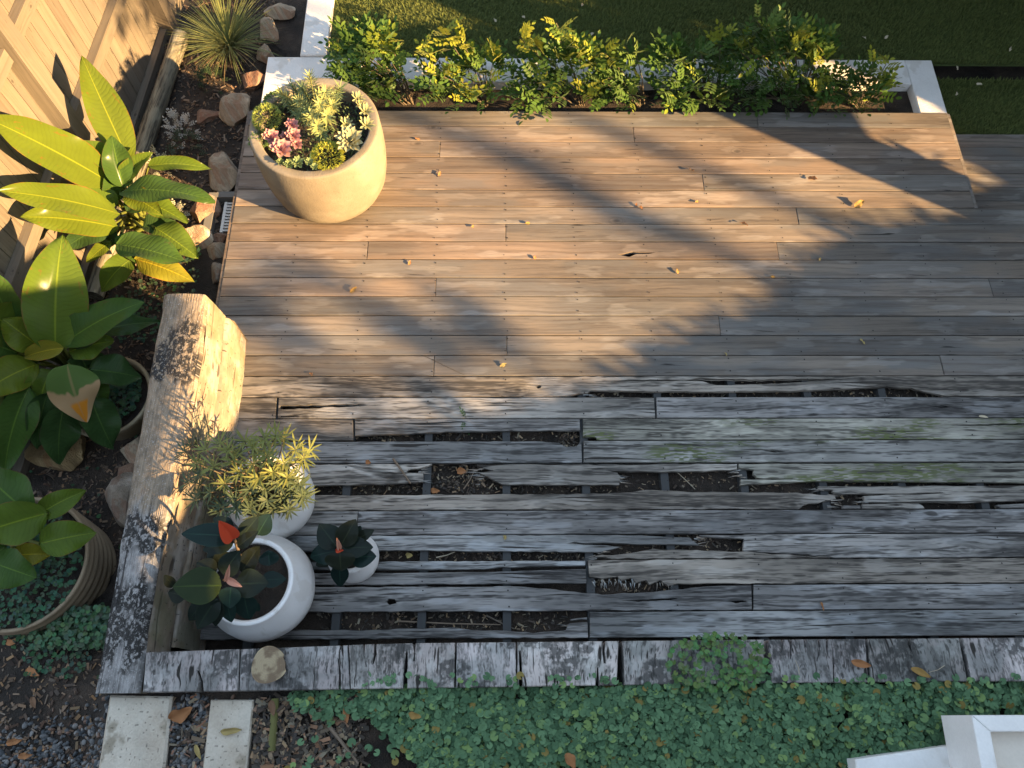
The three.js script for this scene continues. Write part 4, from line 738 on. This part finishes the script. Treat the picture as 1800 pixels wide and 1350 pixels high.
function shrub(label, rootX, rootZ, lobes, sprigs, count, tone) {
  const root = V(rootX, -.14, rootZ), t = thing('planter_shrub', label, 'shrub', 'leafy shrubs in the white planter', root), g = new Geo(), st = new Geo();
  for (let i = 0; i < count * 1.3; i++) {
    const [px, py, rx, ry, h0, h1] = pick(lobes), a = rr(0, 6.283), r = Math.sqrt(R()), h = rr(h0, h1), q = U(px + rx * r * Math.cos(a), py + ry * r * Math.sin(a), h);
    q.z = clamp(q.z, -4.48, -3.93); const d = q.clone().sub(root).setY(.1).normalize().multiplyScalar(.8).add(randDir().multiplyScalar(.75)).add(V(.2, .45, .25)).normalize();
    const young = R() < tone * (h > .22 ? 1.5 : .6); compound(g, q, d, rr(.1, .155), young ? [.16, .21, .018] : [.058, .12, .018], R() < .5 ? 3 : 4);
    if (i % 14 === 0) st.tube([root.clone().add(V(rr(-.03, .03), 0, rr(-.02, .02))), root.clone().lerp(q, .55).add(V(0, .06, 0)), q], .006, .002, [1, 1, 1], 5);
  }
  for (const [px, py, h, n, pale] of sprigs) { const q = U(px, py, h), b = q.clone().lerp(root, .5); b.y = h * .45; st.tube([root, b, q], .006, .0025, [1, 1, 1], 5); for (let k = 0; k < n; k++) { const f = k / n, w = q.clone().lerp(b, f * .5), d = V(rr(-1, 1), rr(.3, 1), rr(-.5, .9)).normalize(); compound(g, w, d, rr(.1, .14), pale ? [.22, .245, .022] : [.08, .14, .02], 4); } }
  part('foliage', g.build(), shrubMat, t, 'stuff'); part('stems', st.build(), woodStem, t, 'stuff');
}
seed(2500);
shrub('dense green shrub beside the concrete pot', -.62, -4.06, [[655, 150, 62, 34, .0, .14], [650, 118, 62, 32, .12, .26], [645, 80, 50, 20, .26, .36]], [[603, 66, .36, 4, 0], [683, 70, .36, 5, 1], [690, 112, .3, 4, 0]], 190, .12);
shrub('shrub with a tall bright yellow green shoot next to the dense shrub', -.1, -4.06, [[805, 162, 60, 28, .0, .12], [800, 128, 62, 28, .1, .22], [850, 120, 30, 20, .15, .24]], [[783, 58, .44, 9, 1], [812, 68, .4, 7, 1], [745, 88, .34, 5, 1], [868, 100, .3, 4, 1], [770, 130, .26, 5, 1], [815, 175, .12, 5, 1]], 120, .3);
shrub('shrub with a long bare stemmed sprig above the lawn', .6, -4.06, [[950, 165, 55, 28, .0, .12], [960, 125, 60, 32, .1, .25], [1010, 105, 30, 20, .2, .3]], [[978, 40, .5, 5, 1], [912, 65, .42, 6, 1], [940, 78, .38, 6, 1], [1025, 92, .33, 6, 1], [1030, 160, .16, 5, 1], [985, 72, .4, 3, 0]], 130, .35);
shrub('small shrub between the sprig shrub and the wide dark shrub', 1.05, -4.06, [[1085, 165, 45, 28, .0, .12], [1080, 125, 46, 26, .1, .24]], [[1062, 92, .34, 5, 1], [1118, 95, .34, 5, 0], [1100, 80, .36, 4, 0]], 100, .1);
shrub('wide dark green shrub in the middle of the planter', 1.55, -4.06, [[1220, 165, 62, 28, .0, .12], [1215, 125, 55, 30, .12, .26], [1190, 100, 30, 16, .26, .34]], [[1230, 90, .36, 6, 0], [1268, 60, .42, 5, 1], [1178, 85, .34, 5, 0], [1248, 175, .1, 5, 0]], 150, .05);
shrub('tallest shrub near the right end of the planter', 2.15, -4.06, [[1350, 165, 75, 28, .0, .12], [1350, 120, 80, 34, .12, .28], [1350, 80, 68, 26, .28, .42], [1425, 90, 30, 20, .22, .34]], [[1330, 36, .52, 7, 0], [1350, 46, .5, 6, 0], [1395, 58, .44, 6, 1], [1272, 68, .4, 5, 1], [1450, 98, .34, 5, 1]], 260, .12);
shrub('low shrub at the open right end of the planter', 2.62, -4.06, [[1480, 170, 72, 22, .0, .1], [1490, 148, 62, 18, .08, .18]], [[1535, 108, .24, 3, 1], [1558, 112, .24, 3, 1], [1440, 160, .16, 5, 1], [1555, 150, .14, 4, 1]], 110, .18);

// ================================================================ bed plants
{
  const c = U(392, 52, .08), root = V(c.x, groundY(c.x, c.z), c.z), t = thing('grassy_tuft', 'spiky yellow green grass tuft by the fence corner', 'plant', null, root), g = new Geo(); seed(2700);
  for (let i = 0; i < 420; i++) { const a = rr(0, 6.283), e = Math.pow(R(), .7) * 1.35, d = V(Math.sin(e) * Math.cos(a), Math.cos(e) + .12, Math.sin(e) * Math.sin(a)).normalize(), dry = e > 1.15 && R() < .6; g.blade(root.clone().add(V(Math.cos(a) * .02, .06, Math.sin(a) * .02)), d, sideOf(d), rr(.26, .42), .0065, vary(dry ? [.2, .15, .08] : [.19, .22, .075], .25), rr(.15, .45), .5, 5, u => 1 - u * .7); }
  part('blades', g.build(), foliageMat, t, 'stuff');
}
function frilly(label, px, py, h, r, n, col, name = 'silver_plant') { const c = U(px, py, h), root = V(c.x, groundY(c.x, c.z), c.z), t = thing(name, label, 'plant', null, root), g = new Geo(); for (let i = 0; i < n; i++) { const d = randDir(); d.y = Math.abs(d.y); const q = V(root.x + d.x * r, root.y + .02 + d.y * (c.y - root.y + .04), root.z + d.z * r), e = d.clone().add(randDir().multiplyScalar(.6)).add(V(0, .3, 0)).normalize(); compound(g, q, e, rr(.035, .06), col, 3); } part('foliage', g.build(), foliageMat, t, 'stuff'); }
seed(2800);
frilly('silver frilly leaved plant beside the edging log', 312, 218, .05, .075, 75, [.4, .4, .37]); frilly('dark green tuft below the silver plant', 325, 252, -.02, .08, 60, [.05, .075, .045], 'green_tuft');
frilly('small silver leaved plant behind a broad leaf near the log', 275, 280, .02, .05, 30, [.36, .36, .26]); frilly('silver plant half hidden under the broad leaves by the cream rock', 292, 372, .0, .08, 70, [.4, .38, .28]);
frilly('small dark green cushion plant in the mulch', 372, 140, -.05, .07, 60, [.025, .05, .02], 'green_tuft');
frilly('tiny green weed growing between two boards', 818, 738, 0, .02, 14, [.04, .1, .03], 'weed');

// ================================================================ ground cover, gravel, mulch
{
  // one round leaf with a notch, slightly cupped, on its stalk
  const g = new Geo(), n = 9, c0 = g.v(V(0, -.0022, 0), [1, 1, 1]), ring = [];
  for (let k = 0; k <= n; k++) { const a = .32 + k / n * (2 * Math.PI - .64); ring.push(g.v(V(Math.cos(a) * .0155, .0012 * Math.sin(a * 3), Math.sin(a) * .0155), [1, 1, 1])); }
  for (let k = 0; k < n; k++) g.t(c0, ring[k + 1], ring[k]);
  g.tube([V(0, -.003, 0), V(.004, -.03, .002)], .0008, .0008, [.9, 1, .6], 3);
  const leaf = g.build(), m = leafMat({ transmission: .22, clearcoat: .08, clearcoatRoughness: .5, specularIntensity: .3 });
  const mats = [], cols = []; seed(3100);
  const put = (x, z, y, s, c) => { mats.push(TRS(V(x, y, z), [rr(-.45, .45), rr(0, 6.3), rr(-.45, .45)], s)); cols.push(lin(...c)); };
  const green = () => { const t = R(), b = R() < .12; return b ? [mix(.14, .2, t), mix(.24, .3, t), .1] : R() < .03 ? [.22, .17, .05] : [mix(.055, .13, t), mix(.12, .24, t), mix(.06, .12, t)]; };
  // bed in front of the blocks, its edge as in the photograph
  for (let i = 0; i < 23000; i++) {
    const px = rr(500, 1900), py = rr(1196, 1420), q = U(px, py, .5); if (q.z < -.135) continue;
    const edge = 640 + (py - 1205) * .55 + (fbm(px * .02, py * .02, 4096, 4096, 3) - .5) * 120; const thin = px < edge ? (px > edge - 130 && py < 1262 ? .28 : .02) : fbm(px * .013 + 30, py * .013 + 3, 4096, 4096, 2) < .3 ? .45 : 1; if (R() > thin) continue;
    const z = groundY(q.x, q.z); put(q.x, q.z, z + .028 + (fbm(q.x * 7 + 20, q.z * 7 + 20, 4096, 4096, 2) - .3) * .07 + Math.pow(R(), 1.3) * .06 * Math.min(1, thin + .3), R() < .12 ? rr(.4, .7) : rr(.75, 1.3), green());
  }
  for (let i = 0; i < 1500; i++) { const px = rr(-10, 190), py = rr(1066, 1140) , h = rr(.12, .3), q = U(px, py, h); if (q.x < -1.85 && R() < smooth(-10, 60, px) * (py < 1120 || px > 60 ? 1 : .3)) put(q.x, q.z, h, rr(.6, 1), [rr(.05, .09), rr(.1, .15), rr(.055, .08)]); }
  // creeping over the blocks
  for (let i = 0; i < 420; i++) { const a = rr(0, 6.283), r = Math.sqrt(R()), px = 1262 + 92 * r * Math.cos(a), py = 1165 + 52 * r * Math.sin(a); if (R() > .3 + .6 * smooth(1130, 1200, py) + (py < 1140 ? .3 : 0)) continue; const q = U(px, py, .58); put(q.x, q.z, TIMBER_TOP + rr(.012, .06), rr(.5, .95), [rr(.07, .13), rr(.15, .21), rr(.05, .08)]); }
  for (let i = 0; i < 420; i++) { const px = rr(640, 1800), py = rr(1186, 1206), q = U(px, py, .57); if (R() > .34) continue; put(q.x, q.z, TIMBER_TOP + rr(-.01, .022), rr(.7, 1.15), green()); }
  // left bed
  for (let i = 0; i < 5200; i++) {
    const px = rr(0, 350), py = rr(415, 1200), q0 = U(px, py, .05); if (q0.x > -1.83) continue; const y = groundY(q0.x, q0.z), q = U(px, py, y + .04); if (q.x > -1.84) continue;
    const inA = (py < 600 && px > 205) ? .8 : 0, inB = py > 1060 && py < 1190 && px > 40 && px < 190 - (py - 1060) * .35 ? .75 : 0; if (R() > Math.max(inA, inB, .02)) continue;
    put(q.x, q.z, groundY(q.x, q.z) + rr(.015, .06), rr(.5, .9), [rr(.03, .06), rr(.07, .11), rr(.04, .06)]);
  }
  for (const [px, py, h, r, n2] of [[188, 696, .05, .2, 620], [40, 1000, .33, .29, 760]]) { const c = U(px, py, h); for (let i = 0; i < n2; i++) { const a = rr(0, 6.283), q = r * Math.sqrt(R()); put(c.x + q * Math.cos(a), c.z + q * Math.sin(a), h + rr(-.01, .045), rr(.5, .95), [rr(.03, .065), rr(.075, .12), rr(.045, .07)]); } }
  for (let i = 0; i < 60; i++) { const q = U(rr(412, 424), rr(600, 690), .0); put(q.x + .01, q.z, rr(.0, .04), rr(.3, .55), [.05, .09, .02]); }
  instanced('ground_cover', leaf, m, mats, cols, 'round leaved green ground cover spreading over soil and timber blocks', 'ground cover');
}
{
  const g = new THREE.IcosahedronGeometry(1, 1), mats = [], cols = []; seed(3200);
  for (let i = 0; i < 5200; i++) {
    const px = rr(-40, 480), py = rr(1090, 1420); const d = px < 190 ? smooth(1270, 1380, py + px * .45) * .9 : px > 300 && px < 372 ? 1 : px > 446 ? .25 : .05; if (R() > d) continue;
    const q0 = U(px, py, .42), y = groundY(q0.x, q0.z), q = U(px, py, y); if (q.z < -.11 && q.x > -1.78) continue; const s = rr(.006, .014);
    mats.push(TRS(V(q.x, groundY(q.x, q.z) + s * .3, q.z), [rr(0, 3), rr(0, 3), rr(0, 3)], V(s * rr(.9, 1.5), s * rr(.5, .8), s))); const t = Math.pow(R(), 2); const br = R() < .1; cols.push(br ? lin(.14, .085, .06) : lin(mix(.035, .2, t), mix(.042, .19, t), mix(.048, .18, t)));
  }
  instanced('gravel', g, mat({ roughness: .75 }), mats, cols, 'dark grey river gravel around the pale slabs', 'gravel');
}
// bark chips and broken leaf bits
{
  const g = new THREE.BoxGeometry(1, .16, .34), mats = [], cols = []; seed(3300);
  const add = (px0, px1, py0, py1, n, y, ok, cs, smin = .01, smax = .035) => { for (let i = 0; i < n; i++) { const px = rr(px0, px1), py = rr(py0, py1); let q = U(px, py, y ?? 0); if (y === null) { q = U(px, py, groundY(q.x, q.z)); q.y = groundY(q.x, q.z); } if (ok && !ok(q, px, py)) continue; const s = rr(smin, smax); mats.push(TRS(V(q.x, q.y + rr(.001, .012), q.z), [rr(-.5, .5), rr(0, 6.3), rr(-.5, .5)], V(s * rr(.5, 1.5), s * rr(.3, 1), s * rr(.4, 1.5)))); const c = vary(pick(cs), .35); cols.push(lin(...c)); } };
  const bark = [[.05, .03, .02], [.075, .05, .035], [.03, .02, .015], [.12, .08, .05], [.16, .11, .075]], litter = [[.1, .075, .05], [.16, .12, .08], [.06, .045, .035], [.04, .032, .025], [.22, .17, .11], [.03, .025, .02], [.05, .04, .03]];
  add(190, 540, -40, 420, 5200, null, q => q.x < -1.79 && !(q.x > -1.72 && q.z > -4.45), bark); add(0, 330, 400, 1000, 3600, null, q => q.x < -1.83, bark); add(-20, 190, 1080, 1380, 750, null, q => q.x < -1.8 || q.z > -.1, [...bark, [.2, .12, .06], [.14, .1, .07]], .008, .035);
  add(690, 1600, 170, 204, 1500, -.12, q => q.z > -4.2 && q.z < -3.94, bark, .01, .03);
  const h = (x0, x1, y0, y1, n) => add(x0, x1, y0, y1, n, -.07, null, litter, .006, .026);
  h(1030, 1660, 680, 700, 360); h(620, 1022, 755, 776, 260); h(985, 1015, 755, 792, 120); h(745, 870, 815, 868, 330); h(560, 745, 850, 868, 120); h(1085, 1300, 820, 866, 140); h(870, 1090, 852, 866, 90); h(1300, 1760, 850, 894, 260); h(660, 1040, 965, 988, 260); h(1085, 1310, 940, 975, 160); h(1030, 1180, 1005, 1040, 120); h(560, 1005, 1075, 1108, 330); h(1240, 1540, 660, 676, 120);
  add(446, 640, 1225, 1360, 900, .45, (q, px) => q.z > -.1, [...litter, [.22, .13, .08]], .012, .05); add(300, 372, 1225, 1360, 130, .45, null, [...litter, [.2, .1, .06]], .012, .045);
  instanced('bark_mulch', g, mat({ roughness: .95 }), mats, cols, 'brown bark chips and leaf crumbs over the garden beds and in the deck holes', 'mulch');
}
// twigs
{
  const tm = [[.16, .12, .085], [.3, .26, .19], [.1, .08, .06]].map(c => mat({ color: c }));
  const tw = (x0, y0, x1, y1, h, r, m, label, h1 = h) => { const a = U(x0, y0, h), b = U(x1, y1, h1), s = new Geo(); s.tube([a, a.clone().lerp(b, .5).add(V(.004, .003, .004)), b], r, r * .6, [1, 1, 1], 6); solo('twig', s.build(), tm[m], label, 'twig', 'fallen twigs and sticks'); };
  tw(691, 806, 722, 850, .012, .007, 0, 'dark flat stick lying across a broken board end'); tw(1188, 828, 1222, 860, -.05, .003, 1, 'pale thin stem with a bud lying in a deck hole'); tw(767, 980, 800, 970, -.03, .004, 1, 'pale twig in the gap below the small rubber plant boards');
  tw(700, 1092, 880, 1098, -.045, .005, 0, 'long twig lying in the dark gap near the timber blocks'); tw(855, 1082, 905, 1106, -.04, .005, 2, 'dark twig crossing the gap near the timber blocks'); tw(578, 1276, 630, 1342, .47, .009, 0, 'grey stick lying on bare soil beside the ground cover');
  tw(1405, 1185, 1398, 1160, TIMBER_TOP + .012, .002, 1, 'thin straw on the block with parallel cracks'); tw(1660, 1170, 1632, 1182, TIMBER_TOP + .012, .002, 1, 'thin straw beside the yellow leaf'); tw(815, 860, 835, 825, -.03, .004, 0, 'twig standing in the hole beside the jagged board'); tw(745, 625, 818, 660, .004, .0016, 2, 'hair thin stem on the warm boards');
  const a = U(484, 1228, .46), b = U(478, 1320, .46), s = new Geo(); s.tube([a, a.clone().lerp(b, .5), b], .017, .017, [1, 1, 1], 9); solo('mossy_stick', s.build(), mat({ color: [.11, .11, .035], ...{ roughness: .95 } }), 'short straight mossy stick beside the narrow slab', 'stick');
}
// fallen leaves, each its own
{
  const lm = [[.3, .14, .06], [.27, .17, .055], [.17, .1, .06], [.32, .25, .1], [.5, .44, .32]].map(c => leafMat({ color: c, transmission: .15, clearcoat: 0 }));
  const gp = 'fallen leaves';
  const fl = (x, y, h, L, w, m, label, ang, lift = .012) => { seed(4000 + Math.round(x * 3 + y)); const c = U(x, y, h), d = V(Math.cos(ang), 0, Math.sin(ang)), g = broadLeaf(c.clone().addScaledVector(d, -L / 2).setY(h + .004), c.clone().addScaledVector(d, L / 2).setY(h + .004 + lift), w, { bow: -.02 + rr(0, .2), fold: rr(.2, .6), wave: .12, unit: true }); g.translate(0, .001 + w * .04, 0); solo('fallen_leaf', g, lm[m], label, 'leaf', gp); };
  fl(1427, 317, 0, .06, .035, 0, 'curled brown leaf on the deck near the diagonal shadow edge', .6, .03); fl(1508, 361, 0, .07, .045, 1, 'largest tan leaf on the deck beside the shadow edge', -.5, .025); fl(1306, 397, 0, .06, .025, 0, 'curled leaf between two soft shadows', .9, .03); fl(1215, 302, 0, .04, .03, 2, 'small dark curled leaf on the far boards', 1.2, .02);
  for (const [x, y, m] of [[1224, 356, 1], [1118, 361, 0], [720, 463, 0], [940, 454, 0], [831, 400, 1], [773, 307, 0], [1190, 478, 1], [1357, 488, 1], [1440, 457, 3], [734, 246, 0], [927, 394, 1], [1126, 366, 0]]) fl(x, y, 0, rr(.022, .038), rr(.014, .022), m, 'small dry leaf lying on the sound upper boards', rr(0, 6), .008);
  fl(622, 511, 0, .055, .022, 1, 'narrow tan leaf on the sunny boards below the concrete pot', -.7); fl(1515, 602, 0, .05, .018, 3, 'yellow green leaf on the shaded boards', 1.2); fl(1275, 624, 0, .03, .016, 3, 'tiny green yellow leaf at a board gap in shade', 1.4); fl(548, 659, 0, .028, .018, 0, 'small orange leaf near the sleeper wall', 1); fl(885, 643, 0, .045, .022, 3, 'pale curled leaf beside the knot hole', -.4);
  fl(648, 814, 0, .035, .026, 0, 'orange leaf crumb on the grey boards beside the bush', .4); fl(887, 946, 0, .03, .022, 3, 'yellow oval leaf on the grey boards', 1.5); fl(1444, 1066, 0, .05, .016, 0, 'narrow brown leaf on the smooth grey board', 1.5); fl(1727, 734, 0, .05, .014, 4, 'bleached white leaf across a board gap', .3);
  fl(1512, 1167, TIMBER_TOP + .006, .085, .034, 0, 'orange brown leaf on the block with parallel cracks', .25); fl(1616, 1183, TIMBER_TOP + .006, .085, .03, 1, 'yellow leaf on the dark grey block', .5);
  fl(408, 1284, .475, .1, .03, 3, 'olive leaf lying across the narrow slab', -.1); fl(322, 1254, .46, .11, .065, 0, 'large orange dry leaf in the gravel between the slabs', -.4, .03); fl(350, 1322, .46, .07, .02, 3, 'yellow leaf in the gravel between the slabs', 1); fl(60, 1182, .24, .08, .035, 0, 'orange leaf on dark soil below the ribbed pot', .4); fl(28, 1303, .26, .08, .03, 0, 'long orange leaf on the gravel', -.2); fl(47, 1328, .26, .07, .03, 0, 'rusty leaf on the gravel edge', -.1); fl(62, 1235, .26, .06, .025, 2, 'small brown leaf beside the gravel', 1); fl(22, 1130, .26, .05, .03, 0, 'tiny orange leaf at the edge of the ribbed pot', .2);
  fl(730, 1258, .56, .06, .03, 1, 'orange leaf resting on the ground cover', .2, .02); fl(610, 1255, .48, .08, .03, 0, 'twin tan dry leaf beside the ground cover edge', 1.4, .02); fl(480, 1215 + 30, .47, .07, .03, 2, 'brown curled leaf heap beside the mossy stick', 1.2); fl(1002, 1338, .56, .07, .045, 0, 'brown leaf half buried in the ground cover', 1.1, .02); fl(812, 830, -.05, .06, .04, 0, 'orange dry leaf in the hole beside the joist', .3, .02); fl(765, 864, -.05, .06, .03, 0, 'pale orange leaf at the joist foot', .2, .02); fl(720, 977, -.04, .04, .03, 3, 'yellow leaf in the gap under the small pot boards', .1);
  for (const [x, y] of [[1518, 69], [1557, 67], [1681, 121], [1774, 88], [1680, 167], [1720, 150], [870, 38], [920, 32], [1040, 62], [960, 78], [1023, 11]]) fl(x, y, LAWN_Y + .025, rr(.025, .045), .02, 4, 'pale leaf scrap on the dark lawn', rr(0, 6), .01);
}

// ================================================================ what stands outside the picture and shades it
// axes of the sun's view: a point as (a across, b up, d towards the sun)
const SA = V(Math.sin(SUN_AZ), 0, -Math.cos(SUN_AZ)), SB = V(0, 0, 0).crossVectors(SUN, SA).multiplyScalar(1).normalize(); if (SB.y < 0) SB.negate();
const toSun = p => [p.dot(SA), p.dot(SB), p.dot(SUN)];
const fromSun = (a, b, d) => V(0, 0, 0).addScaledVector(SA, a).addScaledVector(SB, b).addScaledVector(SUN, d);
const darkLeaf = leafMat({ vertexColors: true, transmission: .12, clearcoat: .1 });
{
  // unseen hedge added right of the deck, its top shaped to the big shade edge
  const line = [[180, 1215, .5], [235, 1000, .56], [290, 945, .52], [330, 890, .42], [390, 810, .28], [450, 740, .06], [690, 752, 0], [880, 700, 0], [1060, 645, 0], [1150, 592, 0], [1290, 535, 0], [1356, 500, 0], [1372, 448, 0], [1490, 385, 0], [1650, 372, 0], [1700, 345, -.05], [1745, 318, -.17], [1735, 300, -.17]].map(([x, y, h]) => toSun(U(x, y, h))).map(q => [q[0], q[1]]).concat([[4.8, -.42], [5.0, -.3], [5.06, .35], [5.6, .8]]).sort((p, q) => p[0] - q[0]);
  const topB = a => { if (a <= line[0][0]) return line[0][1]; for (let i = 1; i < line.length; i++) if (a <= line[i][0]) return mix(line[i - 1][1], line[i][1], (a - line[i - 1][0]) / (line[i][0] - line[i - 1][0])); return line[line.length - 1][1] + .6; };
  const a0 = line[0][0] - .2, a1 = 6.8, t = thing('added_hedge', 'added dense hedge shading the deck from beyond its right side', 'hedge', null, fromSun(3, -1, 7)), g = new Geo(); seed(5100);
  for (let i = 0; i < 16000; i++) {
    const a = rr(a0, a1), d = rr(6.4, 7.3), b1 = topB(a) - .01, q0 = fromSun(a, b1, d); const y0 = -.35, depth = (q0.y - y0) / Math.cos(SUN_EL); const f = Math.pow(R(), 1.6), b = b1 - f * depth + rr(-.03, .03); const q = fromSun(a, Math.min(b, b1), d); const e = randDir(); g.blade(q, e, sideOf(e), rr(.05, .085), rr(.035, .05), vary([.05, .09, .025], .3), .1, .1, 2);
  }
  part('foliage', g.build(), darkLeaf, t, 'stuff');
  const cg = new Geo(); let prev = null; for (let a = a0; a <= a1; a += .06) { const r = []; for (const d of [6.55, 7.2]) { const q = fromSun(a, topB(a) - .035, d); r.push(cg.v(q, [.03, .035, .02]), cg.v(V(q.x, -.4, q.z), [.03, .035, .02])); } if (prev) { cg.t(prev[0], r[0], prev[1]); cg.t(prev[1], r[0], r[1]); cg.t(prev[2], prev[3], r[2]); cg.t(prev[3], r[3], r[2]); cg.t(prev[0], prev[2], r[0]); cg.t(r[0], prev[2], r[2]); } prev = r; }
  part('opaque_core', cg.build(), mat({ vertexColors: true }), t);  // solid sheet added inside so the cast shade edge stays clean
}
function offTree(label, group, trunkPts, r0, r1, clumps, leaf, col, br = .03) {
  const t = thing('garden_tree', label, 'tree', group, trunkPts[0]), tr = new Geo(), g = new Geo(); tr.tube(trunkPts, r0, r1, [.11, .085, .06], 12);
  for (const [c, rx, ry, n] of clumps) {
    const k = trunkPts[trunkPts.length - 1]; let base = k, best = 1e9; for (const p of trunkPts) if (p.y < c.y && p.distanceTo(c) < best) { best = p.distanceTo(c); base = p; } if (best > .3) tr.tube([base, base.clone().lerp(c, .5).add(V(0, .15, 0)), c], br, .008, [.11, .085, .06], 6);
    for (let i = 0; i < n; i++) { const d = randDir().multiplyScalar(Math.cbrt(R())), e = randDir(); g.blade(c.clone().addScaledVector(SA, d.x * rx).addScaledVector(SB, d.y * ry).addScaledVector(SUN, d.z * rx), e, sideOf(e), leaf * rr(.7, 1.3), leaf * .45, vary(col, .3), .1, .1, 2); }
  }
  part('trunk', tr.build(), mat({ vertexColors: true, roughness: .95 }), t); part('crown', g.build(), darkLeaf, t, 'stuff');
}
seed(5200);
{
  // the tree whose trunk throws the broad diagonal band over the far corner of the deck
  const am = (toSun(U(1450, 285))[0] + toSun(U(1650, 365))[0]) / 2, a1 = toSun(U(1450, 284))[0], a2 = toSun(U(1652, 287))[0], ac = (a1 + a2) / 2, w = Math.abs(a2 - a1) / 2;
  const pt = (y, da = 0) => { const p = fromSun(ac + da, 0, 0), dd = 4.1; return V(p.x + Math.cos(SUN_AZ) * dd, y, p.z + Math.sin(SUN_AZ) * dd); };
  const cl = []; for (let i = 0; i < 26; i++) cl.push([pt(rr(3.6, 6.2), rr(-1.2, 1.2)).add(V(rr(-.2, 1.6), 0, rr(-1, 1))), rr(.3, .6), rr(.25, .45), 160]);
  for (const [x, y, r] of [[1575, 276, .05], [1602, 280, .045], [1630, 286, .05], [1662, 297, .05]]) { const [a, b] = toSun(U(x, y + 6)); cl.push([fromSun(a, b, 4.1), r, r * .6, 22]); }
  for (let i = 0; i < 120; i++) { const a = rr(4.35, 6.6); cl.push([fromSun(a, rr(a < 5 ? .42 : .2, 1.5), rr(4.4, 5.4)), .24, .16, 60]); }  // dense low boughs added to keep sun off the lawn
  offTree('broad trunked garden tree beyond the lower landing', 'garden trees', [pt(-.35), pt(.4), pt(1.2), pt(2.2, .03), pt(3.4, .1), pt(4.6, .05)], w, w * .8, cl, .13, [.05, .09, .025]);
  // an open tree farther off: loose clumps give the soft dapples
  const cl2 = []; const dap = [[560, 490, .13, .035], [490, 520, .18, .04], [430, 560, .16, .05], [520, 600, .13, .03], [700, 565, .1, .03], [850, 560, .12, .035], [770, 610, .1, .03], [870, 600, .08, .025], [640, 705, .13, .02], [760, 695, .1, .02], [120, 620, .15, .05], [60, 760, .2, .06]];
  for (const [x, y, rx, ry] of dap) { const [a, b] = toSun(U(x, y, x < 400 ? .5 : 0)); cl2.push([fromSun(a, b + ry, 13 + rr(-.6, .6)), rx, ry + .03, 70]); }
  const foot = (x, y) => { const k = fromSun(toSun(U(x, y))[0], 0, y < 400 ? 20 : 13.2); return yy => V(k.x, yy, k.z); }, tp = foot(960, 308), tq = foot(1290, 318), tl = foot(300, 1000);
  offTree('open small leaved tree across the garden', 'garden trees', [tl(-.4), tl(1.2), tl(2.2), tl(3.6), tl(4.4)], .07, .04, cl2, .11, [.06, .1, .03], .012);
  const cl4 = []; for (let i = 0; i < 8; i++) cl4.push([tp(rr(9, 10.2)).add(V(rr(-.7, .7), 0, rr(-.7, .7))), .4, .3, 120]); for (let i = 0; i < 7; i++) { const [qa, qb] = toSun(U(870 + i * 45 + rr(-12, 12), 250 + i * 26 + rr(-14, 14))); cl4.push([fromSun(qa, qb, 20), .1, .05, 26]); }
  offTree('straight tree with small low twigs across the garden', 'garden trees', [tp(-.4), tp(2), tp(4.5), tp(7), tp(9.5)], .075, .065, cl4, .11, [.06, .1, .03], .012);
  const cl3 = []; for (let i = 0; i < 8; i++) cl3.push([tq(rr(9, 10.2)).add(V(rr(-.7, .7), 0, rr(-.7, .7))), .4, .3, 120]);
  offTree('slim straight tree across the garden', 'garden trees', [tq(-.4), tq(2), tq(4.5), tq(7), tq(9.5)], .065, .055, cl3, .11, [.06, .1, .03]);
  // unseen dense trees added behind and over the lawn to block sky light
  const bt = (x, label) => { const c = []; for (let i = 0; i < 64; i++) c.push([V(x + rr(-1.4, 1.4), rr(2.7, 4.4), rr(-8, x > 3 ? -3.3 : -4.6)), rr(.6, .9), rr(.4, .6), 150]); for (let i = 0; i < 9; i++) c.push([V(x + rr(-1.3, 1.3), rr(.3, 2.4), rr(-8.6, -7.4)), .8, .7, 150]); offTree(label, 'added trees shading the lawn', [V(x, -.35, -8.3), V(x, 1.5, -8.2), V(x + .1, 3.4, -7)], .14, .07, c, .28, [.035, .065, .018]); };
  bt(.8, 'added dense tree shading the lawn behind the sprig shrub'); bt(3.2, 'added dense tree shading the lawn behind the tallest shrub'); bt(5.6, 'added dense tree shading the lawn beyond the planter end'); bt(8, 'added dense tree shading the far back corner of the lawn');
}
// the house with the balcony the picture is taken from
{
  const wm = mat({ ...T_white, color: [.95, .93, .9], bumpScale: .003 }), t = thing('house', 'white rendered house with a balcony over the garden', 'house', null, V(0, .3, 2.6));
  part('wall', uvPlanar(box(-5, 3.4, -.4, 6.2, 2.1, 2.4), 1, 1), wm, t); part('balcony_slab', uvPlanar(box(-3, 3.3, 2.5, 2.66, .6, 2.098), 1, 1), wm, t); part('side_wall', uvPlanar(box(-5, -4.7, -.4, 6.2, 2.402, 6), 1, 1), wm, t);
}
renderer.render(scene, camera);
